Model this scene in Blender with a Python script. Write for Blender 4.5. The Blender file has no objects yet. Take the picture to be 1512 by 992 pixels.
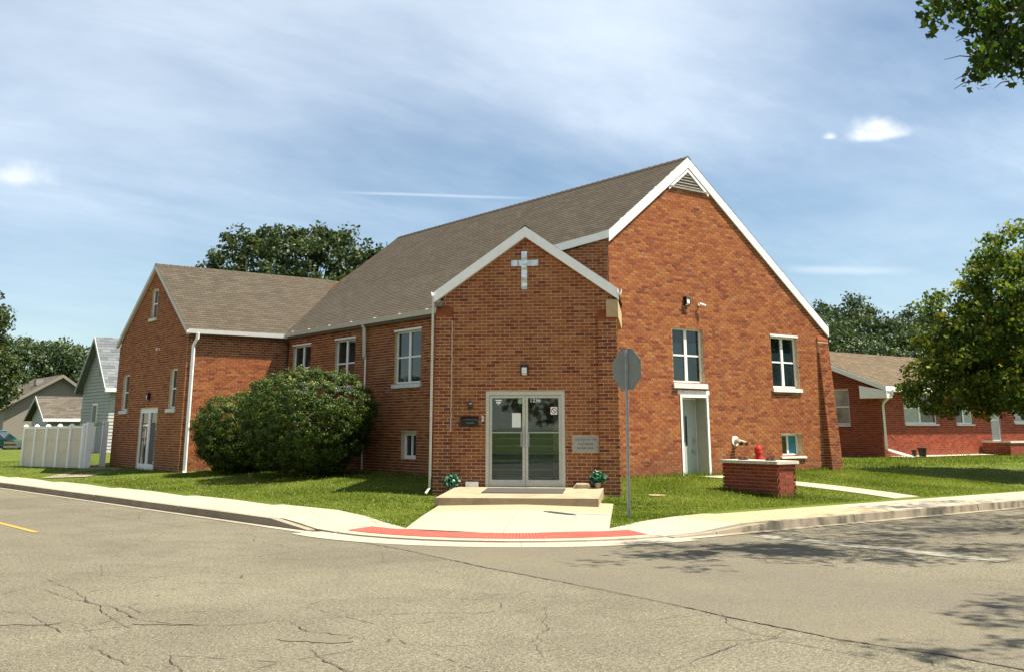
import bpy, math, random
import numpy as np
from mathutils import Vector, Matrix

random.seed(7)
rng = np.random.default_rng(7)
R = math.radians
scene = bpy.context.scene
COL = scene.collection

# ------------------------------------------------------------------ camera
# world axes are the church's own: +X runs along the gable wall, +Y along the nave
YAW, PITCH, CAM_H = R(37.4), R(14.1), 1.7
FOC, PPY, PW, PH = 1500.0, 255.0, 1512.0, 992.0
cam_data = bpy.data.cameras.new('camera')
cam = bpy.data.objects.new('camera', cam_data)
COL.objects.link(cam)
cam.location = (0, 0, CAM_H)
cam.rotation_euler = (math.pi / 2 + PITCH, 0, -YAW)
cam_data.sensor_fit = 'HORIZONTAL'
cam_data.sensor_width = 36.0
cam_data.lens = 36.0 * FOC / PW
cam_data.shift_y = -(PH / 2 - PPY) / PW
cam_data.clip_start = 0.1
cam_data.clip_end = 2000
scene.camera = cam

# ------------------------------------------------------------------ sun and sky
SUN = Vector((0.352, -0.358, 1.0)).normalized()
sun_data = bpy.data.lights.new('sun', 'SUN')
sun_data.energy = 5.0
sun_data.angle = R(0.53)
sun_data.color = (1.0, 0.915, 0.77)
sun = bpy.data.objects.new('sun', sun_data)
COL.objects.link(sun)
sun.rotation_euler = SUN.to_track_quat('Z', 'Y').to_euler()
sun.location = (0, 0, 60)

world = bpy.data.worlds.new('World')
scene.world = world
world.use_nodes = True
WN, WL = world.node_tree.nodes, world.node_tree.links
WN.clear()


CLOUDS = [((0.8190, 0.5103, 0.2623), 0.036, 0.013, 0.8), ((0.8165, 0.5110, 0.2690), 0.019, 0.015, 0.9), ((0.7940, 0.5474, 0.2645), 0.008, 0.006, 0.6), ((0.1795, 0.9601, 0.2146), 0.045, 0.018, 0.45)]
TRAILS = [((0.4498, 0.8652, 0.2216), (0.6158, 0.7571, 0.2182), 0.0022, 0.24), ((0.7819, 0.6062, 0.1456), (0.8531, 0.5033, 0.1379), 0.0060, 0.2)]


def build_world():
    def n(t, **k):
        o = WN.new(t)
        for a, b in k.items():
            setattr(o, a, b)
        return o
    out = n('ShaderNodeOutputWorld')
    bg = n('ShaderNodeBackground')
    bg.inputs['Strength'].default_value = 0.046
    sky = n('ShaderNodeTexSky', sky_type='NISHITA', sun_disc=False)
    sky.sun_elevation = math.asin(SUN.z)
    sky.sun_rotation = math.atan2(SUN.x, SUN.y)
    sky.air_density = 1.0
    sky.dust_density = 0.1
    sky.ozone_density = 1.2
    geo = n('ShaderNodeTexCoord')
    sep = n('ShaderNodeSeparateXYZ')
    WL.new(geo.outputs['Generated'], sep.inputs[0])

    def m(op, a, b=None, clamp=False):
        o = n('ShaderNodeMath', operation=op, use_clamp=clamp)
        for i, v in enumerate((a, b)):
            if v is None:
                continue
            if isinstance(v, (int, float)):
                o.inputs[i].default_value = v
            else:
                WL.new(v, o.inputs[i])
        return o.outputs[0]

    def ramp(v, a, b):
        o = n('ShaderNodeMapRange', interpolation_type='SMOOTHSTEP')
        WL.new(v, o.inputs[0])
        o.inputs[1].default_value = a
        o.inputs[2].default_value = b
        return o.outputs[0]
    zz = m('ADD', m('MAXIMUM', sep.outputs[2], 0.0), 0.16)
    u = m('DIVIDE', sep.outputs[0], zz)
    v = m('DIVIDE', sep.outputs[1], zz)
    comb = n('ShaderNodeCombineXYZ')
    WL.new(u, comb.inputs[0])
    WL.new(v, comb.inputs[1])

    def noise(scale, rot, sx, sy, detail=6.0, rough=0.55, off=(0, 0, 0), dist=0.0):
        mp = n('ShaderNodeMapping')
        mp.inputs['Rotation'].default_value = (0, 0, rot)
        mp.inputs['Scale'].default_value = (sx, sy, 1)
        mp.inputs['Location'].default_value = off
        WL.new(comb.outputs[0], mp.inputs[0])
        t = n('ShaderNodeTexNoise')
        t.inputs['Scale'].default_value = scale
        t.inputs['Detail'].default_value = detail
        t.inputs['Roughness'].default_value = rough
        t.inputs['Distortion'].default_value = dist
        WL.new(mp.outputs[0], t.inputs['Vector'])
        return t.outputs[0]
    # broad veils of cirrus, drawn out across the view, plus finer streaks
    veil = ramp(noise(0.42, R(40), 0.8, 1.05, 8, 0.55, (2.9, 0.5, 0), 0.2), 0.30, 0.68)
    streak = ramp(noise(1.1, R(36), 0.6, 1.7, 10, 0.68, (4.1, 0.4, 0), 0.3), 0.38, 0.85)
    high = ramp(sep.outputs[2], 0.02, 0.30)
    cirrus = m('MULTIPLY', m('ADD', m('MULTIPLY', veil, 0.72), m('MULTIPLY', streak, 0.24), True), m('ADD', m('MULTIPLY', high, 0.65), 0.35))

    def dotp(vec):
        d = n('ShaderNodeVectorMath', operation='DOT_PRODUCT')
        WL.new(geo.outputs['Generated'], d.inputs[0])
        d.inputs[1].default_value = vec
        return d.outputs['Value']
    fine = n('ShaderNodeTexNoise')
    fine.inputs['Scale'].default_value = 34.0
    fine.inputs['Detail'].default_value = 8.0
    fine.inputs['Roughness'].default_value = 0.6
    WL.new(geo.outputs['Generated'], fine.inputs['Vector'])
    jag = m('SUBTRACT', fine.outputs[0], 0.5)
    # small fair-weather puffs: (direction, half width, half height)
    puff = None
    for d, hw, hh, dens in CLOUDS:
        d = Vector(d).normalized()
        rt = Vector((d.y, -d.x, 0)).normalized()
        up = rt.cross(d)
        x = m('DIVIDE', dotp(tuple(rt)), hw)
        y = m('DIVIDE', dotp(tuple(up)), hh)
        # flat base: points below the middle fade faster
        y = m('ADD', y, m('MULTIPLY', m('MINIMUM', y, 0.0), 1.2))
        r = m('SQRT', m('ADD', m('MULTIPLY', x, x), m('MULTIPLY', y, y)))
        r = m('ADD', r, m('MULTIPLY', jag, 1.8))
        mk = m('MULTIPLY', m('MULTIPLY', ramp(r, 1.15, -0.15), ramp(dotp(tuple(d)), 0.8, 0.9)), dens)
        puff = mk if puff is None else m('MAXIMUM', puff, mk)
    # vapour trails: thin arcs between two directions
    for a, b, wid, dens in TRAILS:
        a, b = Vector(a).normalized(), Vector(b).normalized()
        nn = a.cross(b).normalized()
        along = nn.cross(a)
        dist = m('ABSOLUTE', m('ADD', dotp(tuple(nn)), m('MULTIPLY', jag, wid * 0.7)))
        t = m('DIVIDE', dotp(tuple(along)), math.sin(a.angle(b)))
        mk = m('MULTIPLY', m('MULTIPLY', ramp(dist, wid, 0.0), m('MULTIPLY', ramp(t, -0.05, 0.25), ramp(t, 1.1, 0.6))), dens)
        puff = m('MAXIMUM', puff, m('MULTIPLY', mk, ramp(dotp(tuple(a)), 0.5, 0.7)))
    mix1 = n('ShaderNodeMix', data_type='RGBA')
    tint = n('ShaderNodeMix', data_type='RGBA', blend_type='MULTIPLY')
    tint.inputs[0].default_value = 1.0
    WL.new(sky.outputs[0], tint.inputs[6])
    tint.inputs[7].default_value = (0.98, 1.08, 1.10, 1)
    WL.new(cirrus, mix1.inputs[0])
    WL.new(tint.outputs[2], mix1.inputs[6])
    mix1.inputs[7].default_value = (10.4, 11.4, 12.4, 1)
    mix2 = n('ShaderNodeMix', data_type='RGBA')
    WL.new(puff, mix2.inputs[0])
    WL.new(mix1.outputs[2], mix2.inputs[6])
    mix2.inputs[7].default_value = (12.0, 12.2, 12.0, 1)
    WL.new(mix2.outputs[2], bg.inputs[0])
    WL.new(bg.outputs[0], out.inputs[0])


build_world()
scene.view_settings.view_transform = 'Standard'
scene.view_settings.look = 'None'
scene.view_settings.gamma = 1.0
scene.view_settings.exposure = 1.3
scene.cycles.use_denoising = True
scene.cycles.max_bounces = 6
scene.cycles.diffuse_bounces = 3
scene.cycles.glossy_bounces = 3
scene.cycles.transparent_max_bounces = 8
scene.cycles.sample_clamp_indirect = 6.0
scene.render.resolution_x, scene.render.resolution_y = 1024, 671

CF = Vector((math.sin(YAW) * math.cos(PITCH), math.cos(YAW) * math.cos(PITCH), math.sin(PITCH)))
CR = Vector((math.cos(YAW), -math.sin(YAW), 0))
CU = CR.cross(CF)


def seen_size(p):
    """rough size in the view of one metre at p, 0 when outside (only ranks repeats by how large they show)"""
    d = Vector(p) - cam.location
    w = d.dot(CF)
    if w < 0.5:
        return 0.0
    x, y = 756 + FOC * d.dot(CR) / w, PPY - FOC * d.dot(CU) / w
    if not (0 < x < PW and 0 < y < PH):
        return 0.0
    return FOC / w


# ------------------------------------------------------------------ materials
MATS = {}


class NT:
    def __init__(self, name):
        self.m = bpy.data.materials.new(name)
        self.m.use_nodes = True
        self.n, self.l = self.m.node_tree.nodes, self.m.node_tree.links
        self.b = self.n['Principled BSDF']
        self.out = self.n['Material Output']
        MATS[name] = self.m

    def new(self, t, **k):
        o = self.n.new(t)
        for a, b in k.items():
            setattr(o, a, b)
        return o

    def coord(self):
        return self.new('ShaderNodeTexCoord').outputs['Object']

    def pos(self):
        return self.new('ShaderNodeNewGeometry').outputs['Position']

    def noise(self, vec, scale, detail=4, rough=0.55, dist=0.0, sc=None):
        if sc:
            mp = self.new('ShaderNodeMapping')
            mp.inputs['Scale'].default_value = sc
            self.l.new(vec, mp.inputs[0])
            vec = mp.outputs[0]
        t = self.new('ShaderNodeTexNoise')
        t.inputs['Scale'].default_value = scale
        t.inputs['Detail'].default_value = detail
        t.inputs['Roughness'].default_value = rough
        t.inputs['Distortion'].default_value = dist
        self.l.new(vec, t.inputs['Vector'])
        return t.outputs[0]

    def voronoi(self, vec, scale, feature='DISTANCE_TO_EDGE', rnd=1.0):
        t = self.new('ShaderNodeTexVoronoi', feature=feature)
        t.inputs['Scale'].default_value = scale
        t.inputs['Randomness'].default_value = rnd
        self.l.new(vec, t.inputs['Vector'])
        return t.outputs[0]

    def ramp(self, v, stops, interp='LINEAR'):
        r = self.new('ShaderNodeValToRGB')
        r.color_ramp.interpolation = interp
        e = r.color_ramp.elements
        while len(e) < len(stops):
            e.new(0.5)
        for i, (p, c) in enumerate(stops):
            e[i].position = p
            e[i].color = (c[0], c[1], c[2], 1) if isinstance(c, (tuple, list)) else (c, c, c, 1)
        self.l.new(v, r.inputs[0])
        return r.outputs[0]

    def mr(self, v, a, b, c=0.0, d=1.0):
        r = self.new('ShaderNodeMapRange')
        self.l.new(v, r.inputs[0])
        for i, x in enumerate((a, b, c, d)):
            r.inputs[i + 1].default_value = x
        return r.outputs[0]

    def math(self, op, a, b):
        o = self.new('ShaderNodeMath', operation=op)
        for i, v in enumerate((a, b)):
            if isinstance(v, (int, float)):
                o.inputs[i].default_value = v
            else:
                self.l.new(v, o.inputs[i])
        return o.outputs[0]

    def mix(self, f, a, b, blend='MIX'):
        o = self.new('ShaderNodeMix', data_type='RGBA', blend_type=blend)
        for i, v in ((0, f), (6, a), (7, b)):
            if isinstance(v, (int, float)):
                o.inputs[i].default_value = v
            elif isinstance(v, (tuple, list)):
                o.inputs[i].default_value = (v[0], v[1], v[2], 1)
            else:
                self.l.new(v, o.inputs[i])
        return o.outputs[2]

    def tint(self):
        return self.new('ShaderNodeAttribute', attribute_name='tint').outputs['Fac']

    def color(self, c):
        if isinstance(c, (tuple, list)):
            self.b.inputs['Base Color'].default_value = (c[0], c[1], c[2], 1)
        else:
            self.l.new(c, self.b.inputs['Base Color'])

    def set(self, **k):
        for a, v in k.items():
            self.b.inputs[a.replace('_', ' ')].default_value = v
        return self

    def bump(self, h, strength=0.3, dist=0.02):
        o = self.new('ShaderNodeBump')
        o.inputs['Strength'].default_value = strength
        o.inputs['Distance'].default_value = dist
        self.l.new(h, o.inputs['Height'])
        self.l.new(o.outputs[0], self.b.inputs['Normal'])


def plain(name, c, rough=0.6, metal=0.0, var=0.12, scale=8.0, spec=0.4, dirt=None):
    t = NT(name)
    p = t.pos()
    f = t.noise(p, scale, 5, 0.6)
    a = tuple(x * (1 - var) for x in c)
    b = tuple(min(1, x * (1 + var)) for x in c)
    col = t.ramp(f, [(0.3, a), (0.7, b)])
    if dirt:
        g = t.noise(p, 1.7, 7, 0.68, 0.6)
        col = t.mix(t.mr(g, 0.52, 0.72, 0, dirt[0]), col, dirt[1])
    t.color(col)
    t.set(Roughness=rough, Metallic=metal)
    t.b.inputs['Specular IOR Level'].default_value = spec
    return t


def brick_mat(name, stops, soot=0.0):
    t = NT(name)
    ti = t.tint()
    p = t.pos()
    base = t.ramp(ti, stops)
    n1 = t.noise(p, 34, 4, 0.65)
    base = t.mix(0.55, base, t.ramp(n1, [(0.25, 0.62), (0.5, 0.98), (0.78, 1.3)]), 'MULTIPLY')
    n2 = t.noise(p, 0.55, 5, 0.6, 0.5)
    base = t.mix(0.5, base, t.ramp(n2, [(0.3, (0.86, 0.80, 0.80)), (0.7, (1.12, 1.12, 1.04))]), 'MULTIPLY')
    n3 = t.noise(p, 3.1, 6, 0.7, 0.3)
    base = t.mix(t.mr(n3, 0.6, 0.82, 0, 0.4), base, (0.40, 0.30, 0.20))
    # grime: dark runs drawn down the wall and splash-back stains in the lowest courses
    run = t.noise(p, 1.6, 6, 0.65, 0.3, sc=(1, 1, 0.16))
    base = t.mix(t.mr(run, 0.55, 0.78, 0, 0.5), base, (0.07, 0.035, 0.026))
    sep = t.new('ShaderNodeSeparateXYZ')
    t.l.new(p, sep.inputs[0])
    zn = t.math('ADD', sep.outputs[2], t.mr(t.noise(p, 1.1, 5, 0.6), 0, 1, -0.7, 0.7))
    base = t.mix(t.mr(zn, 0.35, 1.15, 0.42, 0), base, (0.10, 0.055, 0.04))
    t.color(base)
    t.set(Roughness=0.88)
    t.b.inputs['Specular IOR Level'].default_value = 0.2
    t.bump(t.noise(p, 90, 3, 0.6), 0.5, 0.004)
    return t


brick_mat('church_brick', [(0.0, (0.120, 0.027, 0.016)), (0.2, (0.190, 0.046, 0.019)), (0.45, (0.252, 0.073, 0.024)),
                           (0.7, (0.295, 0.102, 0.031)), (0.9, (0.318, 0.126, 0.042)), (1.0, (0.325, 0.158, 0.064))])
brick_mat('red_brick', [(0.0, (0.15, 0.022, 0.012)), (0.5, (0.235, 0.042, 0.018)), (1.0, (0.31, 0.068, 0.026))])


def mortar(name, c):
    t = NT(name)
    p = t.pos()
    t.color(t.ramp(t.noise(p, 9, 6, 0.65), [(0.25, tuple(x * 0.68 for x in c)), (0.75, tuple(x * 1.15 for x in c))]))
    t.set(Roughness=0.95)
    t.bump(t.noise(p, 120, 2), 0.5, 0.004)


mortar('mortar', (0.58, 0.46, 0.305))
mortar('pale_mortar', (0.42, 0.27, 0.20))
plain('white_paint', (0.80, 0.80, 0.77), 0.5, var=0.04, dirt=(0.18, (0.46, 0.44, 0.38)))
plain('white_vinyl', (0.78, 0.78, 0.75), 0.35, var=0.03, dirt=(0.12, (0.5, 0.5, 0.42)))
plain('fence_vinyl', (0.60, 0.53, 0.42), 0.4, var=0.06, scale=2.0, dirt=(0.35, (0.40, 0.36, 0.28)))
plain('sill_stone', (0.62, 0.62, 0.58), 0.85, var=0.14, dirt=(0.4, (0.32, 0.3, 0.26)))
plain('gutter_metal', (0.52, 0.49, 0.42), 0.45, var=0.08, dirt=(0.25, (0.3, 0.26, 0.2)))
plain('door_aluminium', (0.50, 0.49, 0.42), 0.42, 0.15, var=0.08)
plain('reveal_paint', (0.36, 0.36, 0.30), 0.6, var=0.08, dirt=(0.3, (0.22, 0.21, 0.18)))
plain('steel_door', (0.36, 0.40, 0.375), 0.55, var=0.05, dirt=(0.15, (0.3, 0.32, 0.3)))
plain('galvanised', (0.36, 0.38, 0.39), 0.48, 0.55, var=0.12, scale=14)
plain('sign_back', (0.20, 0.22, 0.21), 0.55, 0.35, var=0.1, scale=6)
plain('sign_red', (0.50, 0.02, 0.02), 0.4)
plain('sign_white', (0.8, 0.8, 0.8), 0.4)
plain('black_metal', (0.018, 0.018, 0.02), 0.45, 0.2)
plain('dark_bronze', (0.05, 0.035, 0.028), 0.5, 0.3)
plain('lamp_lens', (0.72, 0.72, 0.68), 0.3)
plain('hydrant_red', (0.55, 0.02, 0.022), 0.38, var=0.1)
plain('brass', (0.42, 0.32, 0.22), 0.42, 0.5)
plain('black_plastic', (0.02, 0.02, 0.022), 0.5)
plain('eave_tan', (0.42, 0.31, 0.17), 0.7, var=0.1, dirt=(0.3, (0.28, 0.2, 0.1)))
plain('louver_grey', (0.22, 0.20, 0.18), 0.8, var=0.15)
plain('paper', (0.72, 0.76, 0.70), 0.7, var=0.03)
plain('sticker_green', (0.20, 0.36, 0.20), 0.6)
plain('sticker_maroon', (0.30, 0.05, 0.05), 0.5)
plain('foil', (0.66, 0.68, 0.67), 0.22, 0.6, var=0.1, scale=14)
plain('cap_stone', (0.50, 0.46, 0.38), 0.85, var=0.14, dirt=(0.5, (0.22, 0.20, 0.18)))
plain('plaque_stone', (0.33, 0.32, 0.29), 0.85, var=0.18, scale=20, dirt=(0.5, (0.16, 0.15, 0.13)))
plain('plaque_letter', (0.085, 0.08, 0.072), 0.9)
plain('tan_stone', (0.42, 0.33, 0.22), 0.9, var=0.25)
plain('rubber_mat', (0.055, 0.052, 0.048), 0.9, var=0.3, scale=40)
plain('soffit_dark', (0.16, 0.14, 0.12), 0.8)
plain('interior_wall', (0.55, 0.50, 0.42), 0.8)
plain('interior_floor', (0.30, 0.31, 0.30), 0.6)
plain('stair_nosing', (0.70, 0.70, 0.66), 0.5)
plain('dull_glass', (0.02, 0.026, 0.026), 0.4)
plain('curtain', (0.38, 0.40, 0.36), 0.9, var=0.15, scale=5)
plain('curtain_blue', (0.04, 0.20, 0.26), 0.9, var=0.25, scale=6)
plain('grey_siding', (0.35, 0.365, 0.345), 0.6, var=0.05, dirt=(0.12, (0.22, 0.24, 0.22)))
plain('tan_siding', (0.20, 0.18, 0.15), 0.65, var=0.06)
plain('car_teal', (0.01, 0.13, 0.115), 0.25, 0.3)
plain('car_navy', (0.012, 0.014, 0.05), 0.25, 0.3)
plain('tyre', (0.02, 0.02, 0.02), 0.85)
plain('timber', (0.36, 0.24, 0.16), 0.8)
plain('bark', (0.12, 0.09, 0.065), 0.95, var=0.35, scale=12)
plain('dark_bark', (0.055, 0.045, 0.035), 0.95, var=0.35, scale=12)
plain('soil', (0.09, 0.065, 0.045), 0.95, var=0.3)
plain('gravel_tan', (0.50, 0.44, 0.34), 0.95, var=0.3, scale=30)
plain('efflorescence', (0.46, 0.33, 0.25), 0.95, var=0.1)
plain('utility_green', (0.35, 0.42, 0.36), 0.6)
plain('crack_tar', (0.05, 0.043, 0.034), 0.95, var=0.5, scale=3)
plain('line_yellow', (0.40, 0.225, 0.035), 0.8, var=0.25, scale=12)
plain('line_white', (0.22, 0.205, 0.16), 0.85, var=0.3, scale=10, dirt=(0.95, (0.17, 0.155, 0.12)))


def glass_mats():
    # opaque dark glazing: a closed room behind a reflecting pane
    for name, c in (('window_glass', (0.010, 0.020, 0.022)), ('blind_glass', (0.26, 0.26, 0.24))):
        t = NT(name)
        p = t.pos()
        t.color(t.ramp(t.noise(p, 1.3, 3), [(0.3, tuple(x * 0.5 for x in c)), (0.7, tuple(x * 1.5 for x in c))]))
        t.set(Roughness=0.03)
        t.b.inputs['IOR'].default_value = 1.52
        t.b.inputs['Specular IOR Level'].default_value = 0.55
        t.bump(t.noise(p, 1.1, 2), 0.05, 0.05)
    t = NT('door_glass')
    tr = t.new('ShaderNodeBsdfTransparent')
    tr.inputs[0].default_value = (0.78, 0.84, 0.83, 1)
    gl = t.new('ShaderNodeBsdfGlossy')
    gl.inputs['Roughness'].default_value = 0.02
    gl.inputs['Color'].default_value = (0.9, 0.95, 1, 1)
    fr = t.new('ShaderNodeFresnel')
    fr.inputs['IOR'].default_value = 1.6
    mx = t.new('ShaderNodeMixShader')
    t.l.new(fr.outputs[0], mx.inputs[0])
    t.l.new(tr.outputs[0], mx.inputs[1])
    t.l.new(gl.outputs[0], mx.inputs[2])
    t.l.new(mx.outputs[0], t.out.inputs[0])


glass_mats()


def shingle_mat(name, stops, patch):
    t = NT(name)
    p = t.pos()
    c = t.ramp(t.tint(), stops)
    c = t.mix(0.7, c, t.ramp(t.noise(p, 60, 3, 0.7), [(0.25, 0.55), (0.75, 1.4)]), 'MULTIPLY')
    c = t.mix(t.mr(t.noise(p, 0.5, 6, 0.62, 0.6), 0.42, 0.72, 0, 0.6), c, patch)
    t.color(c)
    t.set(Roughness=0.95)
    t.b.inputs['Specular IOR Level'].default_value = 0.15
    t.bump(t.noise(p, 150, 2), 0.6, 0.004)


shingle_mat('church_shingle', [(0, (0.062, 0.052, 0.038)), (0.5, (0.074, 0.062, 0.046)), (1, (0.089, 0.075, 0.056))], (0.072, 0.057, 0.041))
shingle_mat('tan_shingle', [(0, (0.10, 0.075, 0.048)), (0.5, (0.13, 0.098, 0.063)), (1, (0.165, 0.127, 0.083))], (0.12, 0.088, 0.057))
shingle_mat('grey_shingle', [(0, (0.085, 0.098, 0.108)), (0.5, (0.12, 0.135, 0.145)), (1, (0.165, 0.18, 0.19))], (0.13, 0.14, 0.15))
shingle_mat('brown_shingle', [(0, (0.07, 0.062, 0.05)), (0.5, (0.095, 0.083, 0.066)), (1, (0.125, 0.108, 0.086))], (0.085, 0.073, 0.057))


def ground_mats():
    t = NT('asphalt')
    p = t.pos()
    agg = t.noise(p, 62, 3, 0.75)
    agg2 = t.voronoi(p, 46, 'F1')
    big = t.noise(p, 0.28, 6, 0.62, 0.8)
    mid = t.noise(p, 1.9, 6, 0.65, 0.4)
    c = t.ramp(agg, [(0.30, (0.048, 0.044, 0.034)), (0.5, (0.128, 0.118, 0.091)), (0.70, (0.27, 0.252, 0.198))])
    c = t.mix(0.9, c, t.ramp(t.noise(p, 24, 3, 0.7), [(0.32, 0.55), (0.5, 1.0), (0.68, 1.45)]), 'MULTIPLY')
    c = t.mix(0.35, c, t.ramp(agg2, [(0.0, 1.25), (0.55, 0.75)]), 'MULTIPLY')
    c = t.mix(0.9, c, t.ramp(big, [(0.3, (0.84, 0.80, 0.73)), (0.7, (1.16, 1.15, 1.03))]), 'MULTIPLY')
    c = t.mix(t.mr(t.noise(p, 0.8, 7, 0.7, 1.0), 0.55, 0.75, 0, 0.5), c, (0.085, 0.070, 0.052))
    c = t.mix(0.7, c, t.ramp(mid, [(0.3, 0.84), (0.7, 1.14)]), 'MULTIPLY')
    # fine crazing, only in worn areas
    ed = t.voronoi(t.mix(0.06, p, t.new('ShaderNodeTexNoise').outputs['Color']), 0.75)
    worn = t.mr(t.noise(p, 0.33, 3, 0.5), 0.44, 0.54)
    line = t.math('MULTIPLY', t.mr(ed, 0.004, 0.010, 1, 0), worn)
    line = t.math('MULTIPLY', line, t.mr(t.noise(p, 5, 3), 0.46, 0.56))
    c = t.mix(line, c, (0.05, 0.042, 0.033))
    ed2 = t.voronoi(p, 2.3)
    line2 = t.math('MULTIPLY', t.mr(ed2, 0.006, 0.022, 0.75, 0), t.mr(t.noise(p, 0.5, 4, 0.6, 0.5), 0.54, 0.62))
    c = t.mix(t.math('MULTIPLY', line2, t.mr(t.noise(p, 6, 3), 0.44, 0.54)), c, (0.055, 0.046, 0.036))
    t.color(c)
    t.set(Roughness=0.93)
    t.b.inputs['Specular IOR Level'].default_value = 0.2
    t.bump(agg, 0.6, 0.012)
    t = NT('new_asphalt')
    p = t.pos()
    agg = t.noise(p, 75, 3, 0.75)
    c = t.ramp(agg, [(0.28, (0.050, 0.045, 0.034)), (0.5, (0.114, 0.104, 0.078)), (0.72, (0.22, 0.20, 0.152))])
    c = t.mix(0.8, c, t.ramp(t.noise(p, 0.4, 5, 0.6, 0.6), [(0.3, (0.90, 0.88, 0.90)), (0.7, (1.14, 1.12, 1.0))]), 'MULTIPLY')
    t.color(c)
    t.set(Roughness=0.93)
    t.b.inputs['Specular IOR Level'].default_value = 0.2
    t.bump(agg, 0.5, 0.008)
    for nm, base in (('concrete', (0.325, 0.298, 0.232)), ('aged_concrete', (0.335, 0.262, 0.158)), ('curb_concrete', (0.25, 0.215, 0.16)), ('step_concrete', (0.325, 0.265, 0.17))):
        t = NT(nm)
        p = t.pos()
        f = t.noise(p, 26, 5, 0.7)
        c = t.ramp(f, [(0.25, tuple(x * 0.84 for x in base)), (0.75, tuple(min(1, x * 1.12) for x in base))])
        c = t.mix(0.8, c, t.ramp(t.noise(p, 0.9, 6, 0.62, 0.4), [(0.3, (0.90, 0.88, 0.84)), (0.7, (1.06, 1.06, 1.05))]), 'MULTIPLY')
        if nm in ('curb_concrete', 'step_concrete'):
            c = t.mix(t.mr(t.noise(p, 2.2, 6, 0.7, 0.5), 0.45, 0.68, 0, 0.7), c, (0.16, 0.13, 0.095))
        c = t.mix(t.mr(t.tint(), 0, 1, 0, 0.22), c, (0.34, 0.30, 0.23))
        t.color(c)
        t.set(Roughness=0.9)
        t.b.inputs['Specular IOR Level'].default_value = 0.25
        t.bump(f, 0.25, 0.006)
    t = NT('tactile_red')
    p = t.pos()
    t.color(t.ramp(t.noise(p, 7, 5, 0.65), [(0.3, (0.33, 0.055, 0.036)), (0.7, (0.43, 0.092, 0.062))]))
    t.set(Roughness=0.75)
    t = NT('turf')
    p = t.pos()
    c = t.ramp(t.noise(p, 30, 5, 0.75), [(0.25, (0.036, 0.060, 0.008)), (0.5, (0.088, 0.122, 0.018)), (0.75, (0.16, 0.182, 0.034))])
    c = t.mix(0.8, c, t.ramp(t.noise(p, 0.7, 6, 0.65, 0.5), [(0.3, (0.78, 0.86, 0.8)), (0.7, (1.25, 1.12, 1.0))]), 'MULTIPLY')
    t.color(c)
    t.set(Roughness=0.95)
    t.b.inputs['Specular IOR Level'].default_value = 0.15
    t.bump(t.noise(p, 22, 4, 0.7), 0.9, 0.05)

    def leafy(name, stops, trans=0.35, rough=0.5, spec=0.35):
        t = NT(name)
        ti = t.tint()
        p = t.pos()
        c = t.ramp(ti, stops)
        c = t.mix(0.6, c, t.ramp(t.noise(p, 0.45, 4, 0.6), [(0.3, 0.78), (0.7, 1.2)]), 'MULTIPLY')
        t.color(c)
        t.set(Roughness=rough)
        t.b.inputs['Specular IOR Level'].default_value = spec
        tl = t.new('ShaderNodeBsdfTranslucent')
        t.l.new(t.mix(1.0, c, (1.15, 1.25, 0.55), 'MULTIPLY'), tl.inputs[0])
        mx = t.new('ShaderNodeMixShader')
        mx.inputs[0].default_value = trans
        t.l.new(t.b.outputs[0], mx.inputs[1])
        t.l.new(tl.outputs[0], mx.inputs[2])
        t.l.new(mx.outputs[0], t.out.inputs[0])
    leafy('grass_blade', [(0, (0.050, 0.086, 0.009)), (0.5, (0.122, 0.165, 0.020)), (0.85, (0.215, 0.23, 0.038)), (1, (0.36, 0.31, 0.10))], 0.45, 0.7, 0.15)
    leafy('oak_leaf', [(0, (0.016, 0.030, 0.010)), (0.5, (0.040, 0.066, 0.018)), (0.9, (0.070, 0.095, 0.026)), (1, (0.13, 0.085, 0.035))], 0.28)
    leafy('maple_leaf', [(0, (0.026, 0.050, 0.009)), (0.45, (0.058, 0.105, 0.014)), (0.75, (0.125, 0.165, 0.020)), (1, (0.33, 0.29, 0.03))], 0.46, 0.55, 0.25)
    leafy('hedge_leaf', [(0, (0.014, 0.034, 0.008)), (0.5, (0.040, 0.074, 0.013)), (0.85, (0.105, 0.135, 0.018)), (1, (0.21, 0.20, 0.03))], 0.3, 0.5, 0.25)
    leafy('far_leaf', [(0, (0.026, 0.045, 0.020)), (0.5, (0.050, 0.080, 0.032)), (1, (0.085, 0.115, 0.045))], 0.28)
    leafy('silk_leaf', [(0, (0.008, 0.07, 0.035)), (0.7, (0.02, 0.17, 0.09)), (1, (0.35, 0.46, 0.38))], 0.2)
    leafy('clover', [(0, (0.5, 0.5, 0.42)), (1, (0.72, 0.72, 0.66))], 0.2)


ground_mats()


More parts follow.
